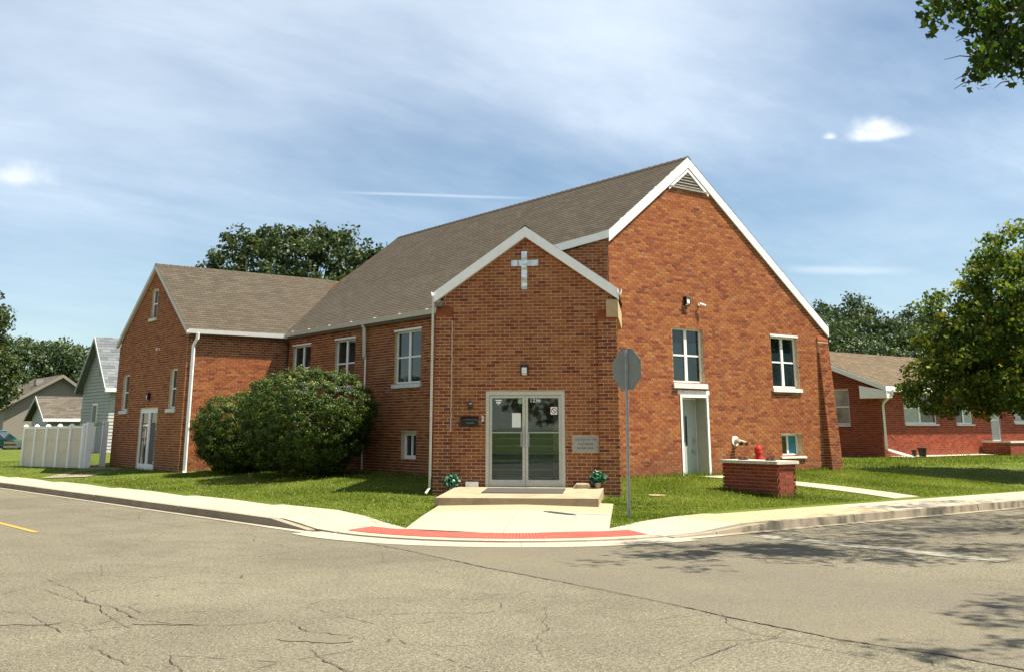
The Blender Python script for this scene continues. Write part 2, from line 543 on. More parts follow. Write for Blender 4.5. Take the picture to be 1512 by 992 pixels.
# ------------------------------------------------------------------ mesh helpers
class MB:
    """collects polygons; build() links them as ONE mesh object"""

    def __init__(self):
        self.v, self.f, self.t = [], [], []

    def face(self, pts, tint=0.5):
        k = len(self.v)
        self.v.extend([tuple(p) for p in pts])
        self.f.append(tuple(range(k, k + len(pts))))
        self.t.append(tint)

    def hexa(self, p, tint=0.5, skip=()):
        """p: 8 points, bottom ring 0-3 counter-clockwise seen from above, top ring 4-7"""
        k = len(self.v)
        self.v.extend([tuple(q) for q in p])
        for i, fc in enumerate(((3, 2, 1, 0), (4, 5, 6, 7), (0, 1, 5, 4), (1, 2, 6, 5), (2, 3, 7, 6), (3, 0, 4, 7))):
            if i in skip:
                continue
            self.f.append(tuple(k + j for j in fc))
            self.t.append(tint)

    def box(self, a, b, tint=0.5):
        (x0, y0, z0), (x1, y1, z1) = a, b
        x0, x1 = min(x0, x1), max(x0, x1)
        y0, y1 = min(y0, y1), max(y0, y1)
        z0, z1 = min(z0, z1), max(z0, z1)
        self.hexa([(x0, y0, z0), (x1, y0, z0), (x1, y1, z0), (x0, y1, z0), (x0, y0, z1), (x1, y0, z1), (x1, y1, z1), (x0, y1, z1)], tint)

    def tube(self, pts, radii, n=8, cap=True, tint=0.5):
        pts = [Vector(p) for p in pts]
        if isinstance(radii, (int, float)):
            radii = [radii] * len(pts)
        base = len(self.v)
        prev = None
        for i, p in enumerate(pts):
            d = (pts[min(i + 1, len(pts) - 1)] - pts[max(i - 1, 0)]).normalized()
            ref = prev if prev is not None else (Vector((0, 0, 1)) if abs(d.z) < 0.9 else Vector((1, 0, 0)))
            a = d.cross(ref)
            if a.length < 1e-5:
                a = d.cross(Vector((0, 1, 0)))
            a.normalize()
            b = a.cross(d).normalized()
            prev = b
            for k in range(n):
                th = 2 * math.pi * k / n
                self.v.append(tuple(p + (a * math.cos(th) + b * math.sin(th)) * radii[i]))
        for i in range(len(pts) - 1):
            for k in range(n):
                k2 = (k + 1) % n
                self.f.append((base + i * n + k, base + i * n + k2, base + (i + 1) * n + k2, base + (i + 1) * n + k))
                self.t.append(tint)
        if cap:
            self.f.append(tuple(base + k for k in range(n)))
            self.f.append(tuple(base + (len(pts) - 1) * n + k for k in reversed(range(n))))
            self.t += [tint, tint]

    def lathe(self, c, prof, n=14, tint=0.5):
        """prof: (r, z) list about a vertical axis at c"""
        base = len(self.v)
        for r, z in prof:
            for k in range(n):
                th = 2 * math.pi * k / n
                self.v.append((c[0] + r * math.cos(th), c[1] + r * math.sin(th), c[2] + z))
        for i in range(len(prof) - 1):
            for k in range(n):
                k2 = (k + 1) % n
                self.f.append((base + i * n + k, base + i * n + k2, base + (i + 1) * n + k2, base + (i + 1) * n + k))
                self.t.append(tint)
        self.f.append(tuple(base + k for k in reversed(range(n))))
        self.f.append(tuple(base + (len(prof) - 1) * n + k for k in range(n)))
        self.t += [tint, tint]

    def mesh(self, name, mat, smooth=False):
        me = bpy.data.meshes.new(name)
        me.from_pydata(self.v, [], self.f)
        at = me.attributes.new('tint', 'FLOAT', 'FACE')
        at.data.foreach_set('value', np.array(self.t, dtype=np.float32))
        me.materials.append(MATS[mat])
        if smooth:
            me.polygons.foreach_set('use_smooth', [True] * len(me.polygons))
        me.update()
        return me

    def build(self, name, mat, parent=None, smooth=False, **tags):
        return link(name, self.mesh(name, mat, smooth), parent, **tags)


def link(name, data, parent=None, loc=None, rot=None, **tags):
    o = bpy.data.objects.new(name, data)
    COL.objects.link(o)
    if loc is not None:
        o.location = loc
    if rot is not None:
        o.rotation_euler = rot
    if parent is not None:
        o.parent = parent
        # parts are modelled in world coordinates: undo the parents' placement
        if loc is None:
            o.matrix_parent_inverse = world_of(parent).inverted()
    for k, v in tags.items():
        o[k] = v
    return o


def world_of(o):
    m = Matrix.LocRotScale(o.location, o.rotation_euler, o.scale)
    if o.parent is not None:
        m = world_of(o.parent) @ o.matrix_parent_inverse @ m
    return m


def thing(name, loc, label, category, group=None, rot=None):
    o = link(name, None, None, loc, rot)
    o.empty_display_size = 0.3
    o['label'] = label
    o['category'] = category
    if group:
        o['group'] = group
    return o


def quads_mesh(name, verts, nper, tint, mat, smooth=False):
    """verts (N*nper,3) array of separate polygons with nper corners each"""
    verts = np.asarray(verts, dtype=np.float32)
    nf = len(verts) // nper
    me = bpy.data.meshes.new(name)
    me.vertices.add(len(verts))
    me.vertices.foreach_set('co', verts.ravel())
    me.loops.add(len(verts))
    me.loops.foreach_set('vertex_index', np.arange(len(verts), dtype=np.int32))
    me.polygons.add(nf)
    me.polygons.foreach_set('loop_start', np.arange(nf, dtype=np.int32) * nper)
    me.polygons.foreach_set('loop_total', np.full(nf, nper, dtype=np.int32))
    at = me.attributes.new('tint', 'FLOAT', 'FACE')
    at.data.foreach_set('value', np.asarray(tint, dtype=np.float32))
    me.materials.append(MATS[mat])
    me.update(calc_edges=True)
    return me


class Frame:
    """a wall plane: s along the wall (to the right seen from outside), d outward, z up"""

    def __init__(self, o, e):
        self.o = Vector((o[0], o[1], 0))
        self.e = Vector((e[0], e[1], 0)).normalized()
        self.n = Vector((self.e.y, -self.e.x, 0))

    def p(self, s, d, z):
        q = self.o + self.e * s + self.n * d
        return (q.x, q.y, z)

    def box(self, mb, s0, s1, d0, d1, z0, z1, tint=0.5):
        P = self.p
        mb.hexa([P(s0, d1, z0), P(s1, d1, z0), P(s1, d0, z0), P(s0, d0, z0), P(s0, d1, z1), P(s1, d1, z1), P(s1, d0, z1), P(s0, d0, z1)], tint)

    def rot(self):
        return math.atan2(self.e.y, self.e.x)


COURSE, BRICK_L, JOINT = 0.0745, 0.2145, 0.0145
ALL_BRICKS = {}     # owner key -> list of (frame, s0, s1, z0, z1, wall object, tint)


def wall_with_bricks(key, name, fr, s0, s1, z0, top, openings, parent, brick_z0=0.30, mat='mortar', reveal=0.16, depth=0.0, shift=0.0, tan=False):
    """top: list of (s, z) roof profile, s ascending from s0 to s1"""
    def ztop(s):
        for (a, za), (b, zb) in zip(top, top[1:]):
            if a - 1e-6 <= s <= b + 1e-6:
                return za + (zb - za) * (s - a) / max(1e-9, b - a)
        return top[-1][1]
    mb = MB()
    cuts = sorted(set([s0, s1] + [a for a, _ in top if s0 < a < s1] + [x for o in openings for x in o[:2]]))
    for a, b in zip(cuts, cuts[1:]):
        if b - a < 1e-6:
            continue
        mid = (a + b) / 2
        holes = sorted([(o[2], o[3]) for o in openings if o[0] - 1e-6 <= a and b <= o[1] + 1e-6])
        z = z0
        for h0, h1 in holes:
            if h0 > z:
                mb.face([fr.p(a, 0, z), fr.p(b, 0, z), fr.p(b, 0, h0), fr.p(a, 0, h0)])
            z = h1
        mb.face([fr.p(a, 0, z), fr.p(b, 0, z), fr.p(b, 0, ztop(b)), fr.p(a, 0, ztop(a))])
    for o in openings:
        a, b, c, d = o[:4]
        r = o[4] if len(o) > 4 else reveal
        f_ = 0.008
        mb.face([fr.p(a, f_, c), fr.p(a, -r, c), fr.p(a, -r, d), fr.p(a, f_, d)])
        mb.face([fr.p(b, -r, c), fr.p(b, f_, c), fr.p(b, f_, d), fr.p(b, -r, d)])
        mb.face([fr.p(a, -r, d), fr.p(b, -r, d), fr.p(b, f_, d), fr.p(a, f_, d)])
        mb.face([fr.p(a, f_, c), fr.p(b, f_, c), fr.p(b, -r, c), fr.p(a, -r, c)])
    w = mb.build(name, mat, parent)
    lst = ALL_BRICKS.setdefault(key, [])
    k0 = int(math.ceil((z0 - brick_z0) / COURSE))
    zmax = max(z for _, z in top)
    k = k0
    while True:
        zb = brick_z0 + k * COURSE
        zt = zb + COURSE - JOINT
        if zb > zmax:
            break
        zm = (zb + zt) / 2
        # extent under the roof line
        N = 60
        ss = [s0 + (s1 - s0) * i / N for i in range(N + 1)]
        ok = [s for s in ss if ztop(s) > zm]
        if ok:
            lo, hi = ok[0], ok[-1]
            step = (s1 - s0) / N
            for _ in range(8):
                step /= 2
                if lo - step >= s0 and ztop(lo - step) > zm:
                    lo -= step
                if hi + step <= s1 and ztop(hi + step) > zm:
                    hi += step
            spans = [(lo, hi)]
            for o in openings:
                if o[2] < zm < o[3]:
                    ns = []
                    for a, b in spans:
                        if o[0] <= a and o[1] >= b:
                            continue
                        if o[1] <= a or o[0] >= b:
                            ns.append((a, b))
                            continue
                        if a < o[0]:
                            ns.append((a, o[0]))
                        if o[1] < b:
                            ns.append((o[1], b))
                    spans = ns
            off = s0 + shift + (BRICK_L / 2 if k % 2 else 0)
            for a, b in spans:
                i = math.floor((a - off) / BRICK_L)
                x = off + i * BRICK_L
                while x < b:
                    c0, c1 = max(a, x), min(b, x + BRICK_L)
                    if c1 - c0 > 0.035:
                        tt = random.betavariate(2.5, 2.3)
                        lst.append((fr, c0 + JOINT / 2, c1 - JOINT / 2, zb, zt, w, tt, c1 - c0 > BRICK_L - 0.004))
                    x += BRICK_L
        k += 1
    return w


def lay_bricks(key, owner, mat, single=300, proud=0.0085):
    """the bricks showing largest as objects of their own, the rest joined as one part"""
    lst = ALL_BRICKS[key]
    sizes = []
    for i, (fr, a, b, z0, z1, w, t, full) in enumerate(lst):
        q = Vector(fr.p((a + b) / 2, 0, (z0 + z1) / 2))
        s = seen_size(q)
        view = (q - cam.location).normalized()
        face = max(0.0, -view.dot(fr.n))
        sizes.append(s * s * (b - a) * face if full else 0)
    order = sorted(range(len(lst)), key=lambda i: -sizes[i])
    chosen = set(order[:single])
    NV = 20
    Lf, Hf = BRICK_L - JOINT, COURSE - JOINT
    variants = []

    def brick_faces(mb, P, tint):
        j = lambda: random.uniform(-0.0022, 0.0022)
        pr = proud + random.uniform(-0.0015, 0.0022)
        ring = [(0, 0), (1, 0), (1, 1), (0, 1)]
        jo = [(j(), j()) for _ in range(4)]
        back = [P(u, v, 0, jo[i]) for i, (u, v) in enumerate(ring)]
        frt = [P(u, v, pr, jo[i]) for i, (u, v) in enumerate(ring)]
        k = len(mb.v)
        mb.v.extend(back + frt)
        for fc in ((4, 5, 6, 7), (0, 1, 5, 4), (1, 2, 6, 5), (2, 3, 7, 6), (3, 0, 4, 7)):
            mb.f.append(tuple(k + q for q in fc))
            mb.t.append(tint)
    for i in range(NV):
        mb = MB()
        brick_faces(mb, lambda u, v, d, jo: ((u - 0.5) * Lf + jo[0], -d, (v - 0.5) * Hf + jo[1]), (i + 0.5) / NV)
        variants.append(mb.mesh('brick', mat))
    rest = MB()
    for i, (fr, a, b, z0, z1, w, t, full) in enumerate(lst):
        if i in chosen:
            o = bpy.data.objects.new('brick', variants[min(NV - 1, int(t * NV))])
            COL.objects.link(o)
            o.parent = w
            m = Matrix.Translation(fr.p((a + b) / 2, 0, (z0 + z1) / 2)) @ Matrix.Rotation(fr.rot(), 4, 'Z')
            o.matrix_parent_inverse = world_of(w).inverted()
            o.location = m.to_translation()
            o.rotation_euler = (0, 0, fr.rot())
        else:
            P = lambda u, v, d, jo: fr.p(a + u * (b - a) + jo[0], d, z0 + v * (z1 - z0) + jo[1])
            brick_faces(rest, P, t)
    if rest.f:
        rest.build('brickwork', mat, owner, kind='stuff')


ALL_SHINGLES = {}


def shingle_plane(key, p0, p1, up, length, expo=0.14, tab=0.31, inside=None, owner=None, lift=0.0):
    """rows of tabs on a roof plane: eave from p0 to p1, `up` the unit vector up the slope"""
    p0, p1, up = Vector(p0), Vector(p1), Vector(up).normalized()
    e = (p1 - p0).normalized()
    W = (p1 - p0).length
    n = e.cross(up).normalized()
    if n.z < 0:
        n = -n
    lst = ALL_SHINGLES.setdefault(key, [])
    rows = int(math.ceil(length / expo))
    for r in range(rows):
        off = (r % 2) * tab / 2 + random.uniform(-0.02, 0.02)
        i = -1
        while True:
            a = i * tab + off
            i += 1
            if a > W:
                break
            b = a + tab
            a2, b2 = max(0, a), min(W, b)
            if b2 - a2 < 0.03:
                continue
            c = p0 + e * ((a2 + b2) / 2) + up * (r + 0.5) * expo
            if inside and not inside(c):
                continue
            lst.append((p0, e, up, n, a2, b2, r * expo, min(expo, length - r * expo - 0.02), owner, random.random(), lift))


def lay_shingles(key, owner, mat, single=300):
    lst = ALL_SHINGLES[key]
    sc = []
    for (p0, e, up, n, a, b, v, ex, ow, t, li) in lst:
        q = p0 + e * ((a + b) / 2) + up * (v + ex / 2)
        s = seen_size(q)
        view = (q - cam.location).normalized()
        sc.append(s * s * max(0, -view.dot(n)) if b - a > 0.29 else 0)
    order = sorted(range(len(lst)), key=lambda i: -sc[i])
    chosen = set(i for i in order[:single] if sc[i] > 0)
    TH = 0.012

    def tabface(mb, O, e, up, n, a, b, v, ex, t, li):
        g = 0.005
        j = random.uniform(-0.006, 0.006)
        b0, t0 = li + TH, li + 0.002
        P = lambda s, u, h: tuple(O + e * s + up * u + n * h)
        k = len(mb.v)
        mb.v.extend([P(a + g, v + j, li), P(b - g, v + j, li), P(a + g, v + j, b0), P(b - g, v + j, b0), P(b - g, v + ex + 0.02, t0), P(a + g, v + ex + 0.02, t0)])
        for fc in ((0, 1, 3, 2), (2, 3, 4, 5), (1, 4, 3), (0, 2, 5)):
            mb.f.append(tuple(k + q for q in fc))
            mb.t.append(t)
    rest = MB()
    cache = {}
    for i, (p0, e, up, n, a, b, v, ex, ow, t, li) in enumerate(lst):
        if i in chosen:
            ck = (tuple(round(x, 4) for x in up), int(t * 12), round(ex, 3), round(b - a, 3))
            if ck not in cache:
                mb = MB()
                tabface(mb, Vector((0, 0, 0)), e, up, n, -(b - a) / 2, (b - a) / 2, 0, ex, t, li)
                cache[ck] = mb.mesh('shingle', mat)
            o = bpy.data.objects.new('shingle', cache[ck])
            COL.objects.link(o)
            o.parent = ow
            o.matrix_parent_inverse = world_of(ow).inverted()
            o.location = p0 + e * ((a + b) / 2) + up * v
        else:
            tabface(rest, p0, e, up, n, a, b, v, ex, t, li)
    if rest.f:
        rest.build('shingle_courses', mat, owner, kind='stuff')


# ------------------------------------------------------------------ terrain
def sm(x, a, b):
    t = min(1, max(0, (x - a) / (b - a)))
    return t * t * (3 - 2 * t)


VO = Vector((14.47, 18.40, 0))          # middle of the vestibule's front
VE = Vector((0.70711, -0.70711, 0))
VN = Vector((-0.70711, -0.70711, 0))


def left_curb(y):
    return 8.25 - 0.072 * (y - 17.6) if y > 15.8 else 8.38


def curb_q(x, y):
    """distance from the kerb line towards the church (rounded corner)"""
    cx, cy, r = 12.45, 16.1, 4.12
    if x < cx and y < cy:
        return r - math.hypot(x - cx, y - cy)
    if y >= cy and x < cx + 3:
        return min(x - left_curb(y), y - (cy - r))
    return y - (cy - r)


def pave_z(x, y):
    q = curb_q(x, y)
    a = max(0, y - 16.5) + max(0, x - 13.0)
    return min(0.13 + 0.01 * q + 0.025 * max(0, q - 1.9), 0.025 + 0.062 * max(0, q) + 0.085 * a)


def lawn_left(y):
    pts = [(15.29, 9.46), (18.71, 10.02), (26.22, 9.3), (31.79, 8.79), (39.39, 8.08), (60, 6.5), (120, 2.5)]
    if y <= pts[0][0]:
        return pts[0][1]
    for (a, xa), (b, xb) in zip(pts, pts[1:]):
        if y <= b:
            return xa + (xb - xa) * (y - a) / (b - a)
    return pts[-1][1]


def lawn_right(x):
    pts = [(12.06, 13.12), (13.3, 13.55), (15.4, 13.85), (21, 13.77), (26.6, 13.6), (100, 13.4)]
    if x <= pts[0][0]:
        return pts[0][1]
    for (a, ya), (b, yb) in zip(pts, pts[1:]):
        if x <= b:
            return ya + (yb - ya) * (x - a) / (b - a)
    return pts[-1][1]


def lawn_z(x, y):
    d = min(x - lawn_left(y), y - lawn_right(x))
    base = 0.15 + 0.50 * (1 - math.exp(-max(0, d) / 4.6))
    rel = Vector((x, y, 0)) - VO
    s, t = rel.dot(VE), rel.dot(VN)
    if -3 < t < 9:
        w = max(sm(abs(s - 0.1), 1.9, 4.2), sm(-t, -0.6, 2.6))
        low = min(pave_z(x, y) - (0.012 if t < 1.6 else 0.05), 0.26)
        base = min(base, low + (base - low) * w)
    if x < 12:
        base = min(base, 0.36)
    return base


def build_ground():
    g = 900
    mb = MB()
    mb.face([(-g, -g, -0.12), (g, -g, -0.12), (g, g, -0.12), (-g, g, -0.12)])
    mb.build('ground', 'turf', kind='structure')
    mb = MB()
    mb.face([(-9, -60, 0), (60, -60, 0), (60, -0.5, 0), (-9, -0.5, 0)])   # the crossing and the street beyond
    mb.face([(-9, -0.5, 0), (120, -0.5, 0), (120, 13.2, 0), (-9, 13.2, 0)])
    mb.face([(-9, 13.2, 0), (11.5, 13.2, 0), (9.2, 140, 0), (-9, 140, 0)])
    road = mb.build('road', 'asphalt', kind='structure')
    # relaid strip of smoother asphalt at the mouth of the side street
    strip = [(8.2, 15.9), (8.2, 13.2), (8.0, 11.0), (7.95, 8.8), (7.86, 7.6), (7.75, 6.8), (7.69, 5.6), (7.82, 4.7), (7.85, -0.4)]
    far = [(13.2, -0.4), (11.29, 5.0), (11.4, 6.6), (11.53, 7.72), (11.4, 8.6), (11.33, 9.09), (10.9, 9.9), (10.6, 11.3), (10.9, 12.4), (9.6, 13.4)]
    mb = MB()
    mb.face([(x, y, 0.004) for x, y in strip + far][::-1])
    mb.build('asphalt_patch', 'new_asphalt', road)

    def ribbon(name, pts, wid, mat, wob=0.035, z=0.008, sub=0.07, taper=True):
        out, drift = [], [0.0, 0.0]
        for (x0, y0), (x1, y1) in zip(pts, pts[1:]):
            L = math.hypot(x1 - x0, y1 - y0)
            k = max(1, int(L / sub))
            for i in range(k):
                f = i / k
                drift[0] += random.uniform(-wob, wob) * .5 - drift[0] * .12
                drift[1] += random.uniform(-wob, wob) * .5 - drift[1] * .12
                out.append((x0 + (x1 - x0) * f + drift[0] + random.uniform(-wob, wob) * .3, y0 + (y1 - y0) * f + drift[1] + random.uniform(-wob, wob) * .3))
        out.append(pts[-1])
        mb = MB()
        n = len(out)
        L, Rr = [], []
        for i, (x, y) in enumerate(out):
            a, b = out[max(0, i - 1)], out[min(n - 1, i + 1)]
            dx, dy = b[0] - a[0], b[1] - a[1]
            q = math.hypot(dx, dy) or 1
            w = wid * random.uniform(0.3, 1.5) * (min(1, 4 * min(i, n - 1 - i) / n + 0.15) if taper else 1)
            L.append((x - dy / q * w / 2, y + dx / q * w / 2, z))
            Rr.append((x + dy / q * w / 2, y - dx / q * w / 2, z))
        for i in range(n - 1):
            if taper and random.random() < 0.05:
                continue
            mb.face([Rr[i], Rr[i + 1], L[i + 1], L[i]])
        return mb.build(name, mat, road)
    cracks = [
        ([(8.21, 15.17), (8.19, 13.21), (8.0, 10.97), (7.95, 8.78), (7.86, 7.59), (7.75, 6.79), (7.69, 5.59), (7.82, 4.71), (7.85, -0.4)], 0.022, 0.02),
        ([(2.81, 13.02), (3.1, 12.49), (3.15, 11.6), (3.36, 10.93), (3.34, 10.03), (3.5, 9.62), (3.86, 9.26), (4.39, 9.14), (4.9, 9.06), (5.49, 8.83), (6.26, 8.24), (7.01, 8.14)], 0.020, 0.03),
        ([(7.99, 7.15), (7.51, 6.63), (7.32, 6.2), (7.36, 5.98), (6.89, 5.99), (6.3, 5.81), (5.72, 5.64)], 0.018, 0.03),
        ([(7.36, 5.98), (7.54, 5.74), (7.61, 5.28), (7.51, 4.74), (7.51, 4.27)], 0.016, 0.02),
        ([(3.36, 13.6), (3.32, 11.48), (3.14, 9.58), (2.7, 9.03)], 0.016, 0.04),
        ([(3.13, 8.54), (2.97, 7.92), (2.95, 7.4)], 0.018, 0.03),
        ([(2.65, 9.23), (2.67, 8.74), (2.73, 8.11)], 0.016, 0.03),
        ([(2.3, 11.8), (2.47, 11.37), (2.64, 11.01), (2.63, 9.78), (3.06, 9.72), (3.4, 9.58)], 0.018, 0.03),
        ([(6.9, 8.48), (6.01, 7.39), (5.64, 7.12), (5.36, 6.68), (5.13, 6.27)], 0.012, 0.04),
        ([(4.47, 9.17), (4.30, 8.55), (4.56, 7.95)], 0.024, 0.04),
        ([(4.04, 8.01), (3.91, 7.21), (3.92, 6.6)], 0.020, 0.03),
        ([(8.46, 10.07), (10.03, 9.66), (11.33, 9.09), (11.53, 7.72), (11.29, 5.94)], 0.010, 0.02),
        ([(6.92, 7.74), (6.91, 7.18), (7.85, 7.03)], 0.012, 0.03),
        ([(4.2, 16.5), (5.2, 14.6), (6.4, 13.3), (7.8, 12.7)], 0.010, 0.04),
        ([(5.4, 20.5), (5.7, 17.5), (6.4, 15.4), (7.2, 14.2)], 0.010, 0.04),
        ([(6.2, 26), (6.5, 21.5), (7.0, 18.0)], 0.014, 0.03),
        ([(7.9, 13.5), (7.2, 12.2), (7.3, 10.9), (7.8, 9.6)], 0.010, 0.05),
        ([(3.0, 17.5), (3.9, 16.2), (4.1, 14.5), (5.0, 13.2)], 0.009, 0.04)]
    for pts, w, wob in cracks:
        ribbon('road_crack', pts, w * 0.55, 'crack_tar', wob)

    def blot(name, c, rx, ry, rot, mat, z):
        mb = MB()
        pts = []
        for k in range(26):
            th = 2 * math.pi * k / 26
            r = 1 + 0.22 * math.sin(3 * th + c[0]) + random.uniform(-0.12, 0.12)
            x, y = rx * r * math.cos(th), ry * r * math.sin(th)
            pts.append((c[0] + x * math.cos(rot) - y * math.sin(rot), c[1] + x * math.sin(rot) + y * math.cos(rot), z))
        mb.face(pts)
        return mb.build(name, mat, road)
    blot('asphalt_repair', (4.30, 8.25), 0.30, 0.20, -0.7, 'new_asphalt', 0.005)
    blot('asphalt_repair', (2.55, 10.6), 0.30, 0.26, -0.7, 'new_asphalt', 0.005)
    blot('asphalt_repair', (3.5, 9.7), 0.26, 0.09, -0.65, 'new_asphalt', 0.0055)
    # centre line and stop bar
    mb = MB()
    mb.face([(4.44, 21.6, 0.006), (4.56, 19.2, 0.006), (4.66, 19.2, 0.006), (4.54, 21.6, 0.006)])
    mb.face([(1.2, 80, 0.006), (4.44, 21.6, 0.006), (4.54, 21.6, 0.006), (1.3, 80, 0.006)])
    mb.build('yellow_line', 'line_yellow', road)
    mb = MB()
    for i in range(12):
        y0, y1 = 11.45 - i * 0.34, 11.45 - (i + 1) * 0.34
        w = random.uniform(-0.03, 0.03)
        mb.face([(13.62 + w, y0, 0.006), (13.62 + w, y1, 0.006), (13.98 + w, y1, 0.006), (13.98 + w, y0, 0.006)])
    mb.build('stop_bar', 'line_white', road)

    # the lawn as one sheet with the fall of the ground
    xs = np.concatenate([np.arange(4, 40, 0.4), np.arange(40, 125, 5)])
    ys = np.concatenate([np.arange(11.6, 50, 0.4), np.arange(50, 160, 5)])
    vs, idx = [], {}
    for j, y in enumerate(ys):
        for i, x in enumerate(xs):
            d = min(x - lawn_left(y), y - lawn_right(x))
            z = lawn_z(x, y) if d > -0.25 else -0.10
            idx[i, j] = len(vs)
            vs.append((x, y, z))
    fs = []
    for j in range(len(ys) - 1):
        for i in range(len(xs) - 1):
            q = [idx[i, j], idx[i + 1, j], idx[i + 1, j + 1], idx[i, j + 1]]
            if max(vs[k][2] for k in q) > 0:
                fs.append(q)
    me = bpy.data.meshes.new('lawn')
    me.from_pydata(vs, [], fs)
    me.attributes.new('tint', 'FLOAT', 'FACE')
    me.materials.append(MATS['turf'])
    me.polygons.foreach_set('use_smooth', [True] * len(me.polygons))
    link('lawn', me, kind='structure')
    # verge across the side street, where the shade tree stands
    mb = MB()
    mb.face([(14, -60, 0.09), (120, -60, 0.09), (120, 0.4, 0.09), (16.5, 0.4, 0.09), (14, -2.2, 0.09)])
    mb.face([(-9, -60, 0.09), (-60, -60, 0.09), (-60, 160, 0.09), (-9, 160, 0.09)][::-1])
    mb.build('verge', 'turf', kind='structure')
    return road


ROAD = build_ground()


def build_pavement():
    root = link('pavement', None, None, (9, 15, 0), kind='structure')

    def slab(name, pts, mat='concrete', th=0.10, zf=pave_z, dz=0.0, gap=0.006):
        """pts: plan polygon of 4 corners; top follows the fall of the pavement on a small grid"""
        c = [Vector((p[0], p[1], 0)) for p in pts]
        m = sum(c, Vector()) / len(c)
        c = [p + (m - p).normalized() * gap for p in c]
        mb = MB()
        t = random.random()
        nu = max(1, min(10, int((c[1] - c[0]).length / 0.5)))
        nv = max(1, min(10, int((c[3] - c[0]).length / 0.5)))
        g = [[None] * (nu + 1) for _ in range(nv + 1)]
        for j in range(nv + 1):
            for i in range(nu + 1):
                u, v = i / nu, j / nv
                p = (c[0] * (1 - u) + c[1] * u) * (1 - v) + (c[3] * (1 - u) + c[2] * u) * v
                g[j][i] = (p.x, p.y, zf(p.x, p.y) + dz)
        for j in range(nv):
            for i in range(nu):
                mb.face([g[j][i], g[j][i + 1], g[j + 1][i + 1], g[j + 1][i]], t)
        edge = [g[0][i] for i in range(nu + 1)] + [g[j][nu] for j in range(1, nv + 1)] + [g[nv][i] for i in range(nu - 1, -1, -1)] + [g[j][0] for j in range(nv - 1, 0, -1)]
        for a, b in zip(edge, edge[1:] + edge[:1]):
            mb.face([(a[0], a[1], a[2] - th), (b[0], b[1], b[2] - th), b, a], t)
        return mb.build(name, mat, root)
    # bed under the joints
    y = 17.2
    while y < 62:
        y1 = y + (1.52 if y < 45 else 3.0)
        slab('slab', [(left_curb(y) + 0.16, y), (lawn_left(y), y), (lawn_left(y1), y1), (left_curb(y1) + 0.16, y1)])
        y = y1
    # the dropped corner: tactile band, flares and the approach to the steps
    cx, cy = 12.45, 16.1

    def arc(q, a):
        r = 4.12 - q
        return (cx + r * math.cos(a), cy + r * math.sin(a))
    A0, A1 = R(183), R(266)
    N = 9
    for i in range(N):
        a, b = A0 + (A1 - A0) * i / N, A0 + (A1 - A0) * (i + 1) / N
        slab('corner_slab', [arc(0.16, a), arc(0.16, b), arc(0.36, b), arc(0.36, a)][::-1], gap=0.002)
        # red panel with its rows of domes
        pl = slab('tactile_panel', [arc(0.365, a), arc(0.365, b), arc(0.86, b), arc(0.86, a)][::-1], 'tactile_red', dz=0.006, gap=0.003)
        mb = MB()
        for u in range(11):
            for v in range(10):
                aa = a + (b - a) * (u + 0.5) / 11
                x, y = arc(0.385 + 0.455 * (v + 0.5) / 10, aa)
                z = pave_z(x, y) + 0.006
                r1, r2, h = 0.018, 0.010, 0.008
                k = len(mb.v)
                for rr, zz in ((r1, z), (r2, z + h)):
                    for q in range(5):
                        th = q * 2 * math.pi / 5
                        mb.v.append((x + rr * math.cos(th), y + rr * math.sin(th), zz))
                for q in range(5):
                    q2 = (q + 1) % 5
                    mb.f.append((k + q, k + q2, k + 5 + q2, k + 5 + q))
                    mb.t.append(0.5)
                mb.f.append(tuple(k + 5 + q for q in range(5)))
                mb.t.append(0.5)
        mb.build('tactile_dome', 'tactile_red', pl, kind='stuff')
    L0, L1 = (12.32, 18.42), (9.46, 15.29)           # left edge of the approach
    R0, R1 = (14.75, 15.9), (12.06, 13.12)           # right edge
    mix = lambda a, b, t: (a[0] + (b[0] - a[0]) * t, a[1] + (b[1] - a[1]) * t)
    fa, fb = 0.0, 0.46
    slab('approach_slab', [mix(L0, L1, fa), mix(L0, L1, fb), mix(R0, R1, fb), mix(R0, R1, fa)], 'aged_concrete')
    ML, MR = mix(mix(L0, L1, fb), mix(R0, R1, fb), 0.50), mix(L1, R1, 0.5)
    in_l, in_m, in_r = arc(0.84, R(190)), arc(0.80, R(228)), arc(0.84, R(262))
    slab('approach_slab', [mix(L0, L1, fb), L1, MR, ML])
    slab('approach_slab', [ML, MR, R1, mix(R0, R1, fb)])
    slab('approach_slab', [L1, in_l, in_m, MR])
    slab('approach_slab', [MR, in_m, in_r, R1])
    # flares either side
    slab('flare_slab', [arc(0.16, R(183)), arc(0.98, R(183)), L1, (lawn_left(17.2), 17.2)][::1] if False else [(left_curb(17.2) + 0.16, 17.2), arc(0.16, R(182)), in_l, (lawn_left(17.2), 17.2)])
    slab('flare_slab', [in_l, L1, (lawn_left(16.2), 16.2), (lawn_left(17.2), 17.2)], gap=0.002)
    slab('flare_slab', [arc(0.16, R(266)), (14.2, 12.14), (14.2, lawn_right(14.2)), in_r])
    slab('flare_slab', [in_r, (14.2, lawn_right(14.2)), (13.1, lawn_right(13.1)), R1], gap=0.002)
    x = 14.2
    while x < 90:
        x1 = x + (1.52 if x < 45 else 3)
        slab('slab', [(x, 12.14), (x1, 12.14), (x1, lawn_right(x1)), (x, lawn_right(x))], 'aged_concrete' if x < 18.7 else 'concrete')
        x = x1
